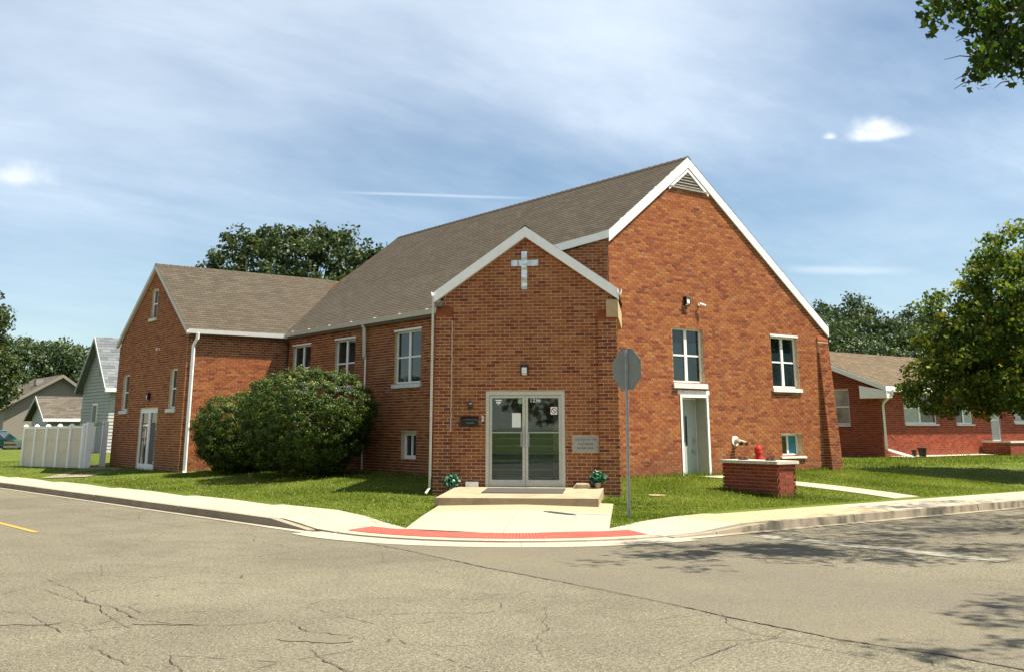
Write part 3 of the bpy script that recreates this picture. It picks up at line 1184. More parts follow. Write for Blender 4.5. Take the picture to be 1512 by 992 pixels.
    # kerb stones and gutter pan
    def kerb_line(pts):
        for (a, b) in zip(pts, pts[1:]):
            a, b = Vector((a[0], a[1], 0)), Vector((b[0], b[1], 0))
            d = (b - a).normalized()
            nrm = Vector((-d.y, d.x, 0))
            if curb_q(*(a + nrm * 0.2).xy) < curb_q(*a.xy):
                nrm = -nrm
            def top(p):
                al = max(0, p.y - 16.6) + max(0, p.x - 13.1)
                return min(0.135, 0.02 + 0.085 * al)
            low = max(0, min(a.y, b.y) - 16.6) + max(0, min(a.x, b.x) - 13.1) < 0.02
            g = d * 0.006
            mb = MB()
            jig = random.uniform(-0.008, 0.008)
            q = []
            for zb in (0, 1):
                for p, o in ((a + g, -0.02 if not zb else 0.0), (b - g, -0.02 if not zb else 0.0), (b - g, 0.15), (a + g, 0.15)):
                    r = p + nrm * (o + jig)
                    q.append((r.x, r.y, -0.05 if not zb else top(p) + 0.004))
            if nrm.dot(Vector((-d.y, d.x, 0))) < 0:
                q = [q[i] for i in (1, 0, 3, 2, 5, 4, 7, 6)]
            if not low or max(a.y, b.y) > 16.7 or max(a.x, b.x) > 13.2:
                mb.hexa(q, random.random())
                mb.build('kerb_stone', 'curb_concrete', root)
            mb = MB()
            if low and max(a.y, b.y) < 16.55 and max(a.x, b.x) < 12.6:
                continue
            o0, o1 = -0.2, -0.012
            pp = [a + g * 0.4 + nrm * o0, b - g * 0.4 + nrm * o0, b - g * 0.4 + nrm * o1, a + g * 0.4 + nrm * o1]
            mb.face([(p.x, p.y, 0.008) for p in pp] if nrm.dot(Vector((-d.y, d.x, 0))) > 0 else [(p.x, p.y, 0.006) for p in pp][::-1], random.random())
            mb.build('gutter_slab', 'concrete' if low else 'curb_concrete', root)
    pts = [(left_curb(y), y) for y in [62, 59, 56, 53, 50, 47, 44, 41, 38.6, 36.2, 33.8, 31.4, 29, 26.6, 24.2, 21.8, 19.5, 17.9, 16.6]]
    pts += [arc(0, R(a)) for a in (186, 196, 207, 218, 229, 240, 251, 262)]
    pts += [(x, 11.98) for x in (12.4, 13.4, 15, 17.2, 19.4, 21.6, 23.8, 26, 28.2, 30.4, 33, 36, 40, 50, 70, 90)]
    kerb_line(pts)
    for i in range(5):
        a0, a1 = R(176 + 95 * i / 5), R(176 + 95 * (i + 1) / 5 - 0.12)
        mb = MB()
        tt = random.random()
        for k in range(5):
            b0, b1 = a0 + (a1 - a0) * k / 5, a0 + (a1 - a0) * (k + 1) / 5
            mb.face([arc(-0.42, b0) + (0.008,), arc(-0.42, b1) + (0.008,), arc(0.30, b1) + (0.012,), arc(0.30, b0) + (0.012,)], tt)
        mb.build('gutter_slab', 'concrete', root)
    # path from the side door to the pavement
    zf = lambda x, y: lawn_z(x, y) + 0.02
    px = [(20.45, 18.75), (20.75, 17.2), (21.05, 15.6), (21.4, 13.82)]
    for (xa, ya), (xb, yb) in zip(px, px[1:]):
        slab('path_slab', [(xb, yb), (xb + 1.0, yb), (xa + 1.0, ya), (xa, ya)], zf=zf, th=0.06)
    return root


PAVE = build_pavement()


# ------------------------------------------------------------------ the church
GAB_Y, NAVE_X, WING_Y, WING_X = 19.26, 15.07, 32.18, 11.63
RIDGE_X, RIDGE_Z = 20.98, 9.18
NAVE_END = 35.0


def nave_z(x):
    """roof surface of the nave across its width"""
    if x >= RIDGE_X:
        return RIDGE_Z - 0.742 * (x - RIDGE_X)
    k = 17.6
    if x >= k:
        return RIDGE_Z - 0.79 * (RIDGE_X - x)
    zk = RIDGE_Z - 0.79 * (RIDGE_X - k)
    return zk - (zk - 4.78) / (k - 14.9) * (k - x)


F_GAB = Frame((0, GAB_Y), (1, 0))
F_NAVE = Frame((NAVE_X, 0), (0, -1))
F_WR = Frame((0, WING_Y), (1, 0))
F_WG = Frame((WING_X, 0), (0, -1))
F_VES = Frame(VO.xy, VE.xy)
F_CH = Frame((VO - VN * 3.0).xy, VE.xy)


def add_window(parent, fr, s0, s1, z0, z1, rec=0.10, panes='double', sill=None, glass='window_glass', lintel=False, fw=0.055, curtain=None):
    """window > frame, mullion, rails, panes and a stone sill"""
    root = link('window', None, parent)
    root.empty_display_size = 0.1
    mb = MB()
    d0, d1 = -rec - 0.06, -rec
    for a, b, c, d in ((s0, s0 + fw, z0, z1), (s1 - fw, s1, z0, z1), (s0 + fw, s1 - fw, z1 - fw, z1), (s0 + fw, s1 - fw, z0, z0 + fw)):
        fr.box(mb, a, b, d0, d1, c, d)
    mb.build('frame', 'white_vinyl', root)
    cols = {'double': 2, 'slider': 2, 'single': 1}[panes]
    sm_ = (s0 + s1) / 2
    spans = [(s0 + fw, s1 - fw)]
    if cols == 2:
        w = 0.05 if panes == 'double' else 0.03
        mb = MB()
        fr.box(mb, sm_ - w, sm_ + w, d0, d1 + 0.004, z0 + fw, z1 - fw)
        mb.build('mullion', 'white_vinyl', root)
        spans = [(s0 + fw, sm_ - w), (sm_ + w, s1 - fw)]
    for a, b in spans:
        zz = [(z0 + fw, z1 - fw)]
        if panes in ('double', 'single'):
            zm = z0 + (z1 - z0) * 0.5
            mb = MB()
            fr.box(mb, a, b, d0 + 0.005, d1 - 0.012, zm - 0.022, zm + 0.022)
            mb.build('rail', 'white_vinyl', root)
            zz = [(z0 + fw, zm - 0.022), (zm + 0.022, z1 - fw)]
        for c, d in zz:
            mb = MB()
            fr.box(mb, a, b, d0 + 0.012, d1 - 0.028, c, d)
            mb.build('pane', curtain if (curtain and random.random() < 0.5) else glass, root)
    if sill:
        mb = MB()
        e = sill[2] if len(sill) > 2 else 0.06
        P = fr.p
        a, b, c, d = s0 - e, s1 + e, sill[0], sill[1]
        mb.hexa([P(a, 0.07, c), P(b, 0.07, c), P(b, d0 + 0.01, c), P(a, d0 + 0.01, c), P(a, 0.07, d - 0.025), P(b, 0.07, d - 0.025), P(b, d0 + 0.01, d), P(a, d0 + 0.01, d)])
        mb.build('sill', 'sill_stone', root)
    if lintel:
        mb = MB()
        fr.box(mb, s0 - 0.03, s1 + 0.03, -rec, 0.035, z1 - 0.005, z1 + 0.05)
        mb.build('head_trim', 'white_vinyl', root)
    return root


def downspout(parent, name, pts, r=0.04, mat='white_paint', straps=True):
    """rectangular section pipe along pts"""
    mb = MB()
    mb.tube(pts, r, 4 if True else 8)
    return mb.build(name, mat, parent)


def gutter_run(parent, a, b, out, mat='gutter_metal', h=0.13, w=0.11):
    a, b, out = Vector(a), Vector(b), Vector(out)
    mb = MB()
    prof = [(0, 0), (w * 0.75, 0), (w, h), (w - 0.015, h), (w - 0.03, 0.03), (0.01, 0.03), (0.01, h)]
    k = len(prof)
    for p in (a, b):
        for o, z in prof:
            q = p + out * o
            mb.v.append((q.x, q.y, q.z + z))
    for i in range(k - 1):
        mb.f.append((i, i + 1, k + i + 1, k + i))
        mb.t.append(0.5)
    mb.f.append(tuple(range(k)))
    mb.f.append(tuple(range(2 * k - 1, k - 1, -1)))
    mb.t += [0.5, 0.5]
    return mb.build('gutter', mat, parent)


def text_part(name, body, size, mat, parent, pos, fr, depth=0.002, align='CENTER'):
    cu = bpy.data.curves.new(name, 'FONT')
    cu.body = body
    cu.size = size
    cu.align_x = align
    cu.align_y = 'CENTER'
    cu.extrude = depth
    cu.materials.append(MATS[mat])
    tmp = bpy.data.objects.new(name, cu)
    COL.objects.link(tmp)
    dg = bpy.context.evaluated_depsgraph_get()
    me = bpy.data.meshes.new_from_object(tmp.evaluated_get(dg))
    bpy.data.objects.remove(tmp)
    o = bpy.data.objects.new(name, me)
    COL.objects.link(o)
    o.parent = parent
    o.matrix_parent_inverse = world_of(parent).inverted()
    o.location = pos
    o.rotation_euler = (math.pi / 2, 0, fr.rot())
    return o


def wall_lamp(label, fr, s, z, parent=None, group=None, w=0.085, h=0.12):
    """box wall light with a pale lens under a dark hood"""
    t = thing('wall_lamp', fr.p(s, 0.01, z), label, 'lamp', group)
    mb = MB()
    P = fr.p
    fr.box(mb, s - w, s + w, 0.01, 0.03, z - h, z + h)
    for a, b in ((s - w, s - w * 0.72), (s + w * 0.72, s + w)):
        mb.hexa([P(a, 0.13, z - h * 0.5), P(b, 0.13, z - h * 0.5), P(b, 0.03, z - h), P(a, 0.03, z - h), P(a, 0.10, z + h), P(b, 0.10, z + h), P(b, 0.03, z + h), P(a, 0.03, z + h)])
    mb.hexa([P(s - w, 0.12, z + h * 0.55), P(s + w, 0.12, z + h * 0.55), P(s + w, 0.03, z + h * 0.6), P(s - w, 0.03, z + h * 0.6), P(s - w, 0.10, z + h), P(s + w, 0.10, z + h), P(s + w, 0.03, z + h), P(s - w, 0.03, z + h)])
    mb.build('housing', 'black_metal', t)
    mb = MB()
    a, b = s - w * 0.7, s + w * 0.7
    mb.hexa([P(a, 0.115, z - h * 0.55), P(b, 0.115, z - h * 0.55), P(b, 0.031, z - h * 0.95), P(a, 0.031, z - h * 0.95), P(a, 0.105, z + h * 0.5), P(b, 0.105, z + h * 0.5), P(b, 0.031, z + h * 0.5), P(a, 0.031, z + h * 0.5)])
    mb.build('lens', 'lamp_lens', t)
    return t


def build_church():
    ch = thing('church', (17, 24, 0.4), 'red brick church with a white cross on its corner entrance gable', 'church')
    # ---- walls -------------------------------------------------------
    gab_open = [(20.14, 21.34, 2.88, 4.34), (24.24, 25.46, 2.84, 4.32), (20.36, 21.40, 0.45, 2.54, 0.46), (24.47, 25.40, 0.93, 1.54, 0.22)]
    top = [(17.87, nave_z(17.87) - 0.04), (RIDGE_X, RIDGE_Z - 0.05), (26.78, nave_z(26.78) - 0.04)]
    wg = wall_with_bricks('church', 'gable_wall', F_GAB, 17.87, 26.78, 0.2, top, gab_open, ch)
    nav_open = [(-y1, -y0, 2.90, 4.34) for y0, y1 in ((30.42, 31.72), (27.47, 28.74), (23.78, 25.16))]
    nav_open += [(-24.70, -23.94, 0.90, 1.60, 0.18), (-27.95, -27.2, 0.90, 1.60, 0.18), (-31.4, -30.65, 0.90, 1.60, 0.18)]
    wn = wall_with_bricks('church', 'nave_wall', F_NAVE, -32.3, -21.9, 0.2, [(-32.3, 4.72), (-21.9, 4.72)], nav_open, ch)
    wr = wall_with_bricks('church', 'wing_wall', F_WR, WING_X, NAVE_X + 0.1, 0.15, [(WING_X, 4.66), (NAVE_X + 0.1, 4.66)], [], ch)
    wy0, wy1, wyr, wzr = 32.18, 39.15, 35.62, 7.10
    wg_open = [(-38.38, -37.70, 2.32, 3.57), (-33.5, -32.88, 2.32, 3.57), (-36.24, -34.46, 0.33, 2.36, 0.12), (-35.95, -35.37, 5.40, 6.38)]
    ww = wall_with_bricks('church', 'wing_gable_wall', F_WG, -wy1, -wy0, 0.15, [(-wy1, 4.6), (-wyr, wzr), (-wy0, 4.6)], wg_open, ch)
    v_open = [(-0.915, 0.865, 0.44, 2.50, 0.10)]
    vt = lambda s: 6.17 - 0.70 * abs(s)
    wv = wall_with_bricks('church', 'vestibule_wall', F_VES, -1.93, 1.93, 0.1, [(-1.93, vt(1.93)), (0, vt(0)), (1.93, vt(1.93))], v_open, ch, shift=0.05)
    kx = F_CH
    s_k = (Vector((17.85, GAB_Y, 0)) - kx.o).dot(kx.e)
    s_n = s_k - (17.85 - NAVE_X) * 1.41421
    wc = wall_with_bricks('church', 'corner_wall', kx, s_n, s_k, 0.2, [(s_n, 4.7), (s_k - 1.45, 6.02), (s_k, 6.52)], [], ch)
    # sides of the vestibule
    for sgn, ln in ((-1, 3.3), (1, 3.0)):
        o = VO + VE * 1.93 * sgn
        fr = Frame(o.xy, (-VN if sgn > 0 else VN).xy)
        a, b = (0, ln) if sgn > 0 else (-ln, 0)
        wall_with_bricks('church', 'vestibule_side_wall', fr, a, b, 0.1, [(a, 4.75), (b, 4.75)], [], ch)
    # far sides, plain
    mb = MB()
    mb.face([(26.78, GAB_Y, 0.2), (26.78, NAVE_END, 0.2), (26.78, NAVE_END, 4.8), (26.78, GAB_Y, 4.8)])
    mb.face([(26.78, NAVE_END, 0.2), (NAVE_X, NAVE_END, 0.2), (NAVE_X, NAVE_END, 4.7), (RIDGE_X, NAVE_END, 9.1), (26.78, NAVE_END, 4.8)])
    mb.face([(NAVE_X + 3, wy1, 0.2), (WING_X, wy1, 0.2), (WING_X, wy1, 4.6), (NAVE_X + 3, wy1, 4.6)])
    mb.face([(NAVE_X + 3, NAVE_END, 0.2), (NAVE_X + 3, wy1, 0.2), (NAVE_X + 3, wy1, 4.6), (NAVE_X + 3, 35.6, 7.0), (NAVE_X + 3, NAVE_END, 6.6)])
    mb.build('rear_wall', 'church_brick', ch)
    # ---- buttresses ----------------------------------------------------
    def buttress(name, fr, s0, s1, zb, zt, db, dt, slope):
        """battered pier of brick with a sloping weathered head"""
        mb = MB()
        P = fr.p
        mb.hexa([P(s0, db, zb), P(s1, db, zb), P(s1, -0.02, zb), P(s0, -0.02, zb), P(s0, dt, zt), P(s1, dt, zt), P(s1, -0.02, zt + slope), P(s0, -0.02, zt + slope)])
        b = mb.build(name, 'mortar', ch)
        mb = MB()
        mb.hexa([P(s0 - .004, dt + .012, zt - .02), P(s1 + .004, dt + .012, zt - .02), P(s1 + .004, -.02, zt - .02), P(s0 - .004, -.02, zt - .02), P(s0 - .004, dt + .012, zt + .012), P(s1 + .004, dt + .012, zt + .012), P(s1 + .004, -.02, zt + slope + .014), P(s0 - .004, -.02, zt + slope + .014)], .35)
        mb.build('buttress_head', 'church_brick', b)
        lst = ALL_BRICKS['church']
        k = int(math.ceil((zb - 0.30) / COURSE))
        bat = (db - dt) / (zt - zb)
        while 0.30 + (k + 1) * COURSE < zt:
            z0 = 0.30 + k * COURSE
            d = db - bat * (z0 - zb)
            f2 = Frame((fr.o + fr.n * (d - 0.001)).xy, fr.e.xy)
            off = BRICK_L / 2 if k % 2 else 0
            x = s0 - off
            while x < s1:
                a, c = max(s0, x), min(s1, x + BRICK_L)
                if c - a > 0.04:
                    lst.append((f2, a + JOINT / 2 * (a > s0), c - JOINT / 2 * (c < s1), z0, z0 + COURSE - JOINT, b, random.random() * 0.8, False))
                x += BRICK_L
            if d > 0.06:
                for side in (0, 1):
                    o = Vector(fr.p(s0 if side == 0 else s1, d, 0))
                    f3 = Frame(o.xy, (-fr.n if side else fr.n).xy)
                    a, c = (-d, 0) if side == 0 else (0, d)
                    lst.append((f3, a + 0.004, c - 0.004, z0, z0 + COURSE - JOINT, b, random.random() * 0.8, False))
            k += 1
        return b
    buttress('buttress', F_VES, -2.09, -1.71, 0.1, 4.25, 0.10, 0.06, 0.22)
    buttress('buttress', F_VES, 1.64, 2.075, 0.1, 4.10, 0.13, 0.08, 0.24)
    buttress('buttress', F_GAB, 26.44, 26.95, 0.2, 4.30, 0.26, 0.04, 0.22)
    # ---- roofs ---------------------------------------------------------
    fy = GAB_Y - 0.075
    mb = MB()
    k = 17.6

    def nz(x, y):
        return (x, y, nave_z(x) - 0.005)
    # left slope in two falls, its front corner cut off over the entrance
    cxn = lambda x: fy + (17.87 - x) * 1.0      # cut line in plan
    mb.face([nz(17.87, fy), nz(RIDGE_X, fy), nz(RIDGE_X, NAVE_END), nz(k, NAVE_END), nz(k, cxn(k))])
    mb.face([nz(k, cxn(k)), nz(k, NAVE_END), nz(14.9, NAVE_END), nz(14.9, cxn(14.9))])
    mb.face([nz(RIDGE_X, fy), nz(26.97, fy), nz(26.97, NAVE_END), nz(RIDGE_X, NAVE_END)])
    # small raised facet behind the entrance gable
    mb.face([(17.89, fy, 6.69), (17.9, fy + 1.4, nave_z(17.9)), (16.45, fy + 3.2, nave_z(16.45)), (16.3, fy + 1.62, 6.10)])
    roof = mb.build('nave_roof', 'church_shingle', ch)

    def in_cut(p):
        return p.y > fy + (17.87 - p.x) + 0.05 and not (WING_Y + 0.2 < p.y and False)
    u1 = Vector((1, 0, 0.79)).normalized()
    s2 = (nave_z(k) - 4.78) / (k - 14.9)
    u2 = Vector((1, 0, s2)).normalized()
    shingle_plane('church', (14.9, NAVE_END, 4.78), (14.9, fy, 4.78), u2, (k - 14.9) * math.hypot(1, s2), inside=in_cut, owner=roof)
    shingle_plane('church', (k, NAVE_END, nave_z(k)), (k, fy, nave_z(k)), u1, (RIDGE_X - k) * math.hypot(1, .79), inside=in_cut, owner=roof)
    shingle_plane('church', (26.97, fy, nave_z(26.97)), (26.97, NAVE_END, nave_z(26.97)), Vector((-1, 0, 0.742)), (26.97 - RIDGE_X) * math.hypot(1, .742), owner=roof, expo=0.28, tab=0.62)
    # ridge caps
    def ridge(a, b, parent, r=0.13, drop=0.10, mat='church_shingle'):
        a, b = Vector(a), Vector(b)
        d = (b - a).normalized()
        sd = Vector((-d.y, d.x, 0))
        L = (b - a).length
        n = int(L / 0.25)
        mb = MB()
        for i in range(n):
            p, q = a + d * (L * i / n), a + d * (L * (i + 1) / n + 0.02)
            t = random.random()
            for s in (-1, 1):
                e0, e1 = p + sd * r * s, q + sd * r * s
                pts = [(p.x, p.y, p.z + 0.03), (q.x, q.y, q.z + 0.015), (e1.x, e1.y, q.z + 0.015 - drop), (e0.x, e0.y, p.z + 0.03 - drop)]
                mb.face(pts if s < 0 else pts[::-1], t * 0.6)
        return mb.build('ridge_cap', mat, parent)
    ridge((RIDGE_X, fy, RIDGE_Z), (RIDGE_X, NAVE_END, RIDGE_Z), roof)
    # wing roof
    we, ws = 31.98, 4.74
    wz = 7.26
    wsl = (wz - ws) / (wyr - we)
    mb = MB()
    x0, x1 = WING_X - 0.12, 18.6
    mb.face([(x0, we, ws), (x1, we, ws), (x1, wyr, wz), (x0, wyr, wz)])
    mb.face([(x0, wyr, wz), (x1, wyr, wz), (x1, 2 * wyr - we, ws), (x0, 2 * wyr - we, ws)])
    wroof = mb.build('wing_roof', 'church_shingle', ch)
    keep = lambda p: p.x < RIDGE_X and nave_z(p.x) < p.z + 0.12
    shingle_plane('church', (x0, we, ws), (x1, we, ws), Vector((0, 1, wsl)), (wyr - we) * math.hypot(1, wsl), inside=keep, owner=wroof)
    ridge((x0, wyr, wz), (18.4, wyr, wz), wroof)
    # vestibule roof
    vz = lambda s: 6.25 - 0.70 * abs(s)
    mb = MB()
    fl = 0.14
    pt = lambda s, t, z: tuple((VO + VE * s - VN * t).xy) + (z,)
    for sg in (-1, 1):
        q = [pt(0, -fl, 6.25), pt(2.12 * sg, -fl, vz(2.12)), pt(2.12 * sg, 4.0, vz(2.12)), pt(0, 4.0, 6.25)]
        mb.face(q if sg < 0 else q[::-1])
    vroof = mb.build('vestibule_roof', 'church_shingle', ch)
    for sg in (-1, 1):
        a, b = pt(2.12 * sg, 4.0, vz(2.12)), pt(2.12 * sg, -fl, vz(2.12))
        if sg > 0:
            a, b = b, a
        up = Vector(pt(0, 0, 6.25)) - Vector(pt(2.12 * sg, 0, vz(2.12)))
        shingle_plane('church', a, b, up, up.length, owner=vroof, inside=lambda p: p.x < 14.9 or p.x > 18 or nave_z(p.x) < p.z + 0.15)
    ridge(pt(0, -fl, 6.25), pt(0, 3.6, 6.25), vroof, 0.11, 0.075)

    # ---- trim ----------------------------------------------------------
    def board(name, a, b, down, out, th, parent, mat='white_paint'):
        """fascia board: top edge a-b, hanging `down`, `th` thick towards out"""
        a, b, out = Vector(a), Vector(b), Vector(out)
        o = out * th
        dn = Vector((0, 0, down))
        mb = MB()
        q = [a - dn + o, b - dn + o, b - dn, a - dn, a + o, b + o, b, a]
        if (b - a).cross(Vector((0, 0, 1))).dot(out) < 0:
            q = [q[i] for i in (1, 0, 3, 2, 5, 4, 7, 6)]
        mb.hexa([tuple(v) for v in q])
        return mb.build(name, mat, parent)
    yb = GAB_Y - 0.02
    out = (0, -1, 0)
    board('rake_board', (17.86, yb, nave_z(17.86)), (RIDGE_X, yb, RIDGE_Z), 0.31, out, 0.05, roof)
    board('rake_board', (RIDGE_X, yb, RIDGE_Z), (26.99, yb, nave_z(26.99)), 0.30, out, 0.05, roof)
    # cut corner fascia
    fo = VN * 0.0
    a = Vector((17.85, GAB_Y - 0.085, 6.70))
    b = Vector((16.25, GAB_Y + 1.44, 6.13))
    board('corner_fascia', tuple(b), tuple(a), 0.20, VN, 0.05, roof)
    # gable vent with louvres
    mb = MB()
    yv = GAB_Y - 0.012
    A, B, Cc = (20.26, yv, 8.26), (21.74, yv, 8.26), (RIDGE_X, yv, 8.82)
    mb.face([A, B, Cc])
    vent = mb.build('gable_vent', 'louver_grey', ch)
    for i in range(6):
        z = 8.30 + i * 0.085
        w = (8.82 - z) / (8.82 - 8.26)
        s0, s1 = RIDGE_X - 0.70 * w, RIDGE_X + 0.74 * w
        mb = MB()
        mb.hexa([(s0, yv - 0.035, z), (s1, yv - 0.035, z), (s1, yv, z + 0.03), (s0, yv, z + 0.03), (s0, yv - 0.035, z + 0.012), (s1, yv - 0.035, z + 0.012), (s1, yv, z + 0.042), (s0, yv, z + 0.042)])
        mb.build('louvre', 'louver_grey', vent)
    for p, q in (((20.20, 8.22), (RIDGE_X, 8.83)), ((RIDGE_X, 8.83), (21.80, 8.22))):
        board('vent_trim', (p[0], yv - 0.0, p[1]), (q[0], yv - 0.0, q[1]), 0.085, out, 0.045, vent)
    board('vent_trim', (20.2, yv, 8.265), (21.8, yv, 8.265), 0.055, out, 0.05, vent, 'louver_grey')
    # wing rakes
    xo = WING_X - 0.015
    for (ya, za), (yb2, zb) in (((we, ws), (wyr, wz)), ((wyr, wz), (2 * wyr - we, ws))):
        board('rake_board', (xo, ya, za), (xo, yb2, zb), 0.17, (-1, 0, 0), 0.105, wroof, 'gutter_metal')
    # vestibule rakes
    for sg in (-1, 1):
        a, b = (VO + VE * 2.13 * sg + VN * 0.02), (VO + VN * 0.02)
        board('rake_board', (a.x, a.y, vz(2.13)), (b.x, b.y, 6.25), 0.245, VN, 0.125, vroof)
    # returns of the boxed eaves
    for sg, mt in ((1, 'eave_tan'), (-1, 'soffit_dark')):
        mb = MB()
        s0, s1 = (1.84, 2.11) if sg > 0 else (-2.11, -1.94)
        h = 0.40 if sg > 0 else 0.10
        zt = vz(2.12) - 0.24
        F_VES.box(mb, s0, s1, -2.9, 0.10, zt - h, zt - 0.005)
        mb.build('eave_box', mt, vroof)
    # eave soffits
    mb = MB()
    mb.box((14.92, 22.2, 4.60), (15.06, 32.1, 4.645))
    mb.box((WING_X - 0.1, we + 0.02, 4.58), (15.0, WING_Y - 0.012, 4.62))
    mb.build('soffit', 'soffit_dark', ch)
    # gutters
    gutter_run(ch, (14.93, 22.0, 4.66), (14.93, 31.95, 4.66), (-1, 0, 0))
    gutter_run(ch, (14.95, we + 0.02, 4.615), (WING_X - 0.1, we + 0.02, 4.615), (0, -1, 0), 'white_paint')
    for sg in (-1, 1):
        a = VO + VE * 2.10 * sg
        p0, p1 = a + VN * 0.16, a - VN * (3.2 if sg < 0 else 0.2)
        gutter_run(ch, (p0.x, p0.y, vz(2.12) - 0.12), (p1.x, p1.y, vz(2.12) - 0.12), VE * sg, 'white_paint', 0.11, 0.10)
    for y in (23.2, 24.6, 26.0, 27.4, 28.8, 30.2, 31.4):
        mb = MB()
        mb.box((14.82, y, 4.79), (14.93, y + 0.02, 4.81))
        mb.build('gutter_hanger', 'white_paint', ch)
    # downpipes
    downspout(ch, 'downspout', [(11.86, we - 0.04, 4.62), (11.85, we - 0.02, 4.45), (11.80, 32.10, 4.25), (11.80, 32.10, 2.0), (11.80, 32.08, 0.42), (11.78, 31.98, 0.34)], 0.062)
    downspout(ch, 'downspout', [(14.87, 26.72, 4.66), (14.93, 26.72, 4.55), (14.96, 26.72, 3.75), (15.0, 26.72, 3.70)], 0.065, 'gutter_metal')
    downspout(ch, 'downspout', [(15.0, 26.72, 3.75), (15.0, 26.72, 0.45)], 0.03, 'white_paint')
    lc = VO + VE * -2.15 + VN * 0.12
    downspout(ch, 'downspout', [(lc.x, lc.y, 4.66), (lc.x, lc.y, 0.42), (lc.x - 0.12, lc.y - 0.03, 0.30)], 0.034, 'gutter_metal')  # greyed pipe: the shade on this corner is put into its colour
    downspout(ch, 'conduit', [(NAVE_X - 0.03, 32.08, 4.5), (NAVE_X - 0.03, 32.08, 0.5)], 0.03, 'black_metal')

    # ---- windows ---------------------------------------------------------
    add_window(ch, F_GAB, *gab_open[0][:4], sill=(2.735, 2.885))
    add_window(ch, F_GAB, *gab_open[1][:4], sill=(2.72, 2.845), lintel=True)
    add_window(ch, F_GAB, 24.47, 25.40, 0.93, 1.54, rec=0.16, panes='slider', sill=(0.86, 0.935, 0.1), curtain='curtain_blue')
    for o in nav_open[:3]:
        add_window(ch, F_NAVE, *o[:4], rec=0.07, sill=(2.78, 2.905), lintel=True)
    for o in nav_open[3:]:
        add_window(ch, F_NAVE, *o[:4], rec=0.11, panes='slider', fw=0.09)
    for o in wg_open[:2]:
        add_window(ch, F_WG, *o[:4], rec=0.07, panes='single', sill=(2.19, 2.325, 0.09))
    add_window(ch, F_WG, *wg_open[3][:4], rec=0.05, panes='single', sill=(5.28, 5.405, 0.08), fw=0.04)

    # ---- side door, deep in its reveal -------------------------------------
    dr = link('door', None, ch)
    mb = MB()
    F_GAB.box(mb, 20.42, 21.34, -0.44, -0.39, 0.50, 2.46)
    leaf = mb.build('door_leaf', 'steel_door', dr)
    mb = MB()
    for a, b, c, d, e, f in ((20.36, 20.42, -0.455, -0.37, 0.46, 2.54), (21.34, 21.40, -0.455, -0.37, 0.46, 2.54), (20.42, 21.34, -0.455, -0.37, 2.46, 2.54)):
        F_GAB.box(mb, a, b, c, d, e, f)
    mb.build('door_frame', 'white_paint', dr)
    mb = MB()
    for a, b, c, d in ((20.355, 20.42, 0.46, 2.56), (21.34, 21.405, 0.46, 2.56)):
        F_GAB.box(mb, a, b, -0.365, 0.004, c, d)
    F_GAB.box(mb, 20.42, 21.34, -0.365, 0.004, 2.50, 2.56)
    mb.build('reveal_lining', 'reveal_paint', dr)
    mb = MB()
    for a, b, c, d in ((20.335, 20.40, 0.46, 2.50), (21.36, 21.425, 0.46, 2.50), (20.335, 21.425, 2.501, 2.57)):
        F_GAB.box(mb, a, b, 0.005, 0.03, c, d)
    mb.build('architrave', 'white_paint', dr)
    mb = MB()
    F_GAB.box(mb, 20.90, 20.98, -0.395, -0.382, 1.25, 2.02)
    mb.build('vision_panel', 'window_glass', dr)
    mb = MB()
    F_GAB.box(mb, 21.18, 21.25, -0.39, -0.36, 1.30, 1.44)
    mb.build('lock_plate', 'galvanised', dr)
    mb = MB()
    F_GAB.box(mb, 21.14, 21.24, -0.39, -0.33, 1.06, 1.14)
    mb.build('door_handle', 'galvanised', dr)
    mb = MB()
    F_GAB.box(mb, 20.30, 21.46, -0.45, 0.10, 0.32, 0.47)
    mb.build('threshold', 'step_concrete', dr)
    mb = MB()
    F_GAB.box(mb, 20.26, 21.50, 0.002, 0.012, 2.575, 2.69)
    mb.build('lintel', 'sill_stone', dr)

    # ---- wing double door ---------------------------------------------------
    dr = link('double_door', None, ch)
    s0, s1, z0, z1 = wg_open[2][:4]
    mb = MB()
    for a, b, c, d in ((s0, s0 + 0.09, z0, z1), (s1 - 0.09, s1, z0, z1), (s0 + 0.09, s1 - 0.09, z1 - 0.16, z1), ((s0 + s1) / 2 - 0.09, (s0 + s1) / 2 + 0.09, z0, z1 - 0.16), (s0 + 0.09, s1 - 0.09, z0, z0 + 0.22)):
        F_WG.box(mb, a, b, -0.1, -0.03 - random.random() * 0.004, c, d)
    mb.build('door_frame', 'white_paint', dr)
    for a, b in ((s0 + 0.09, (s0 + s1) / 2 - 0.09), ((s0 + s1) / 2 + 0.09, s1 - 0.09)):
        mb = MB()
        F_WG.box(mb, a, b, -0.09, -0.07, z0 + 0.22, z1 - 0.16)
        mb.build('door_pane', 'window_glass', dr)
    mb = MB()
    F_WG.box(mb, s0 - 0.3, s1 + 0.2, 0.0, 0.9, 0.1, 0.33)
    mb.build('threshold', 'step_concrete', dr)

    # ---- entrance doors with the stair seen behind the glass -----------------
    dr = link('entrance_door', None, ch)
    s0, s1, z0, z1 = v_open[0][:4]
    mb = MB()
    for a, b, c, d in ((s0, s0 + 0.075, z0, z1), (s1 - 0.075, s1, z0, z1), (s0 + 0.075, s1 - 0.075, z1 - 0.075, z1), (s0 + 0.075, s1 - 0.075, z0, z0 + 0.02)):
        F_VES.box(mb, a, b, -0.09, 0.02, c, d)
    mb.build('door_frame', 'door_aluminium', dr)
    mid = (s0 + s1) / 2
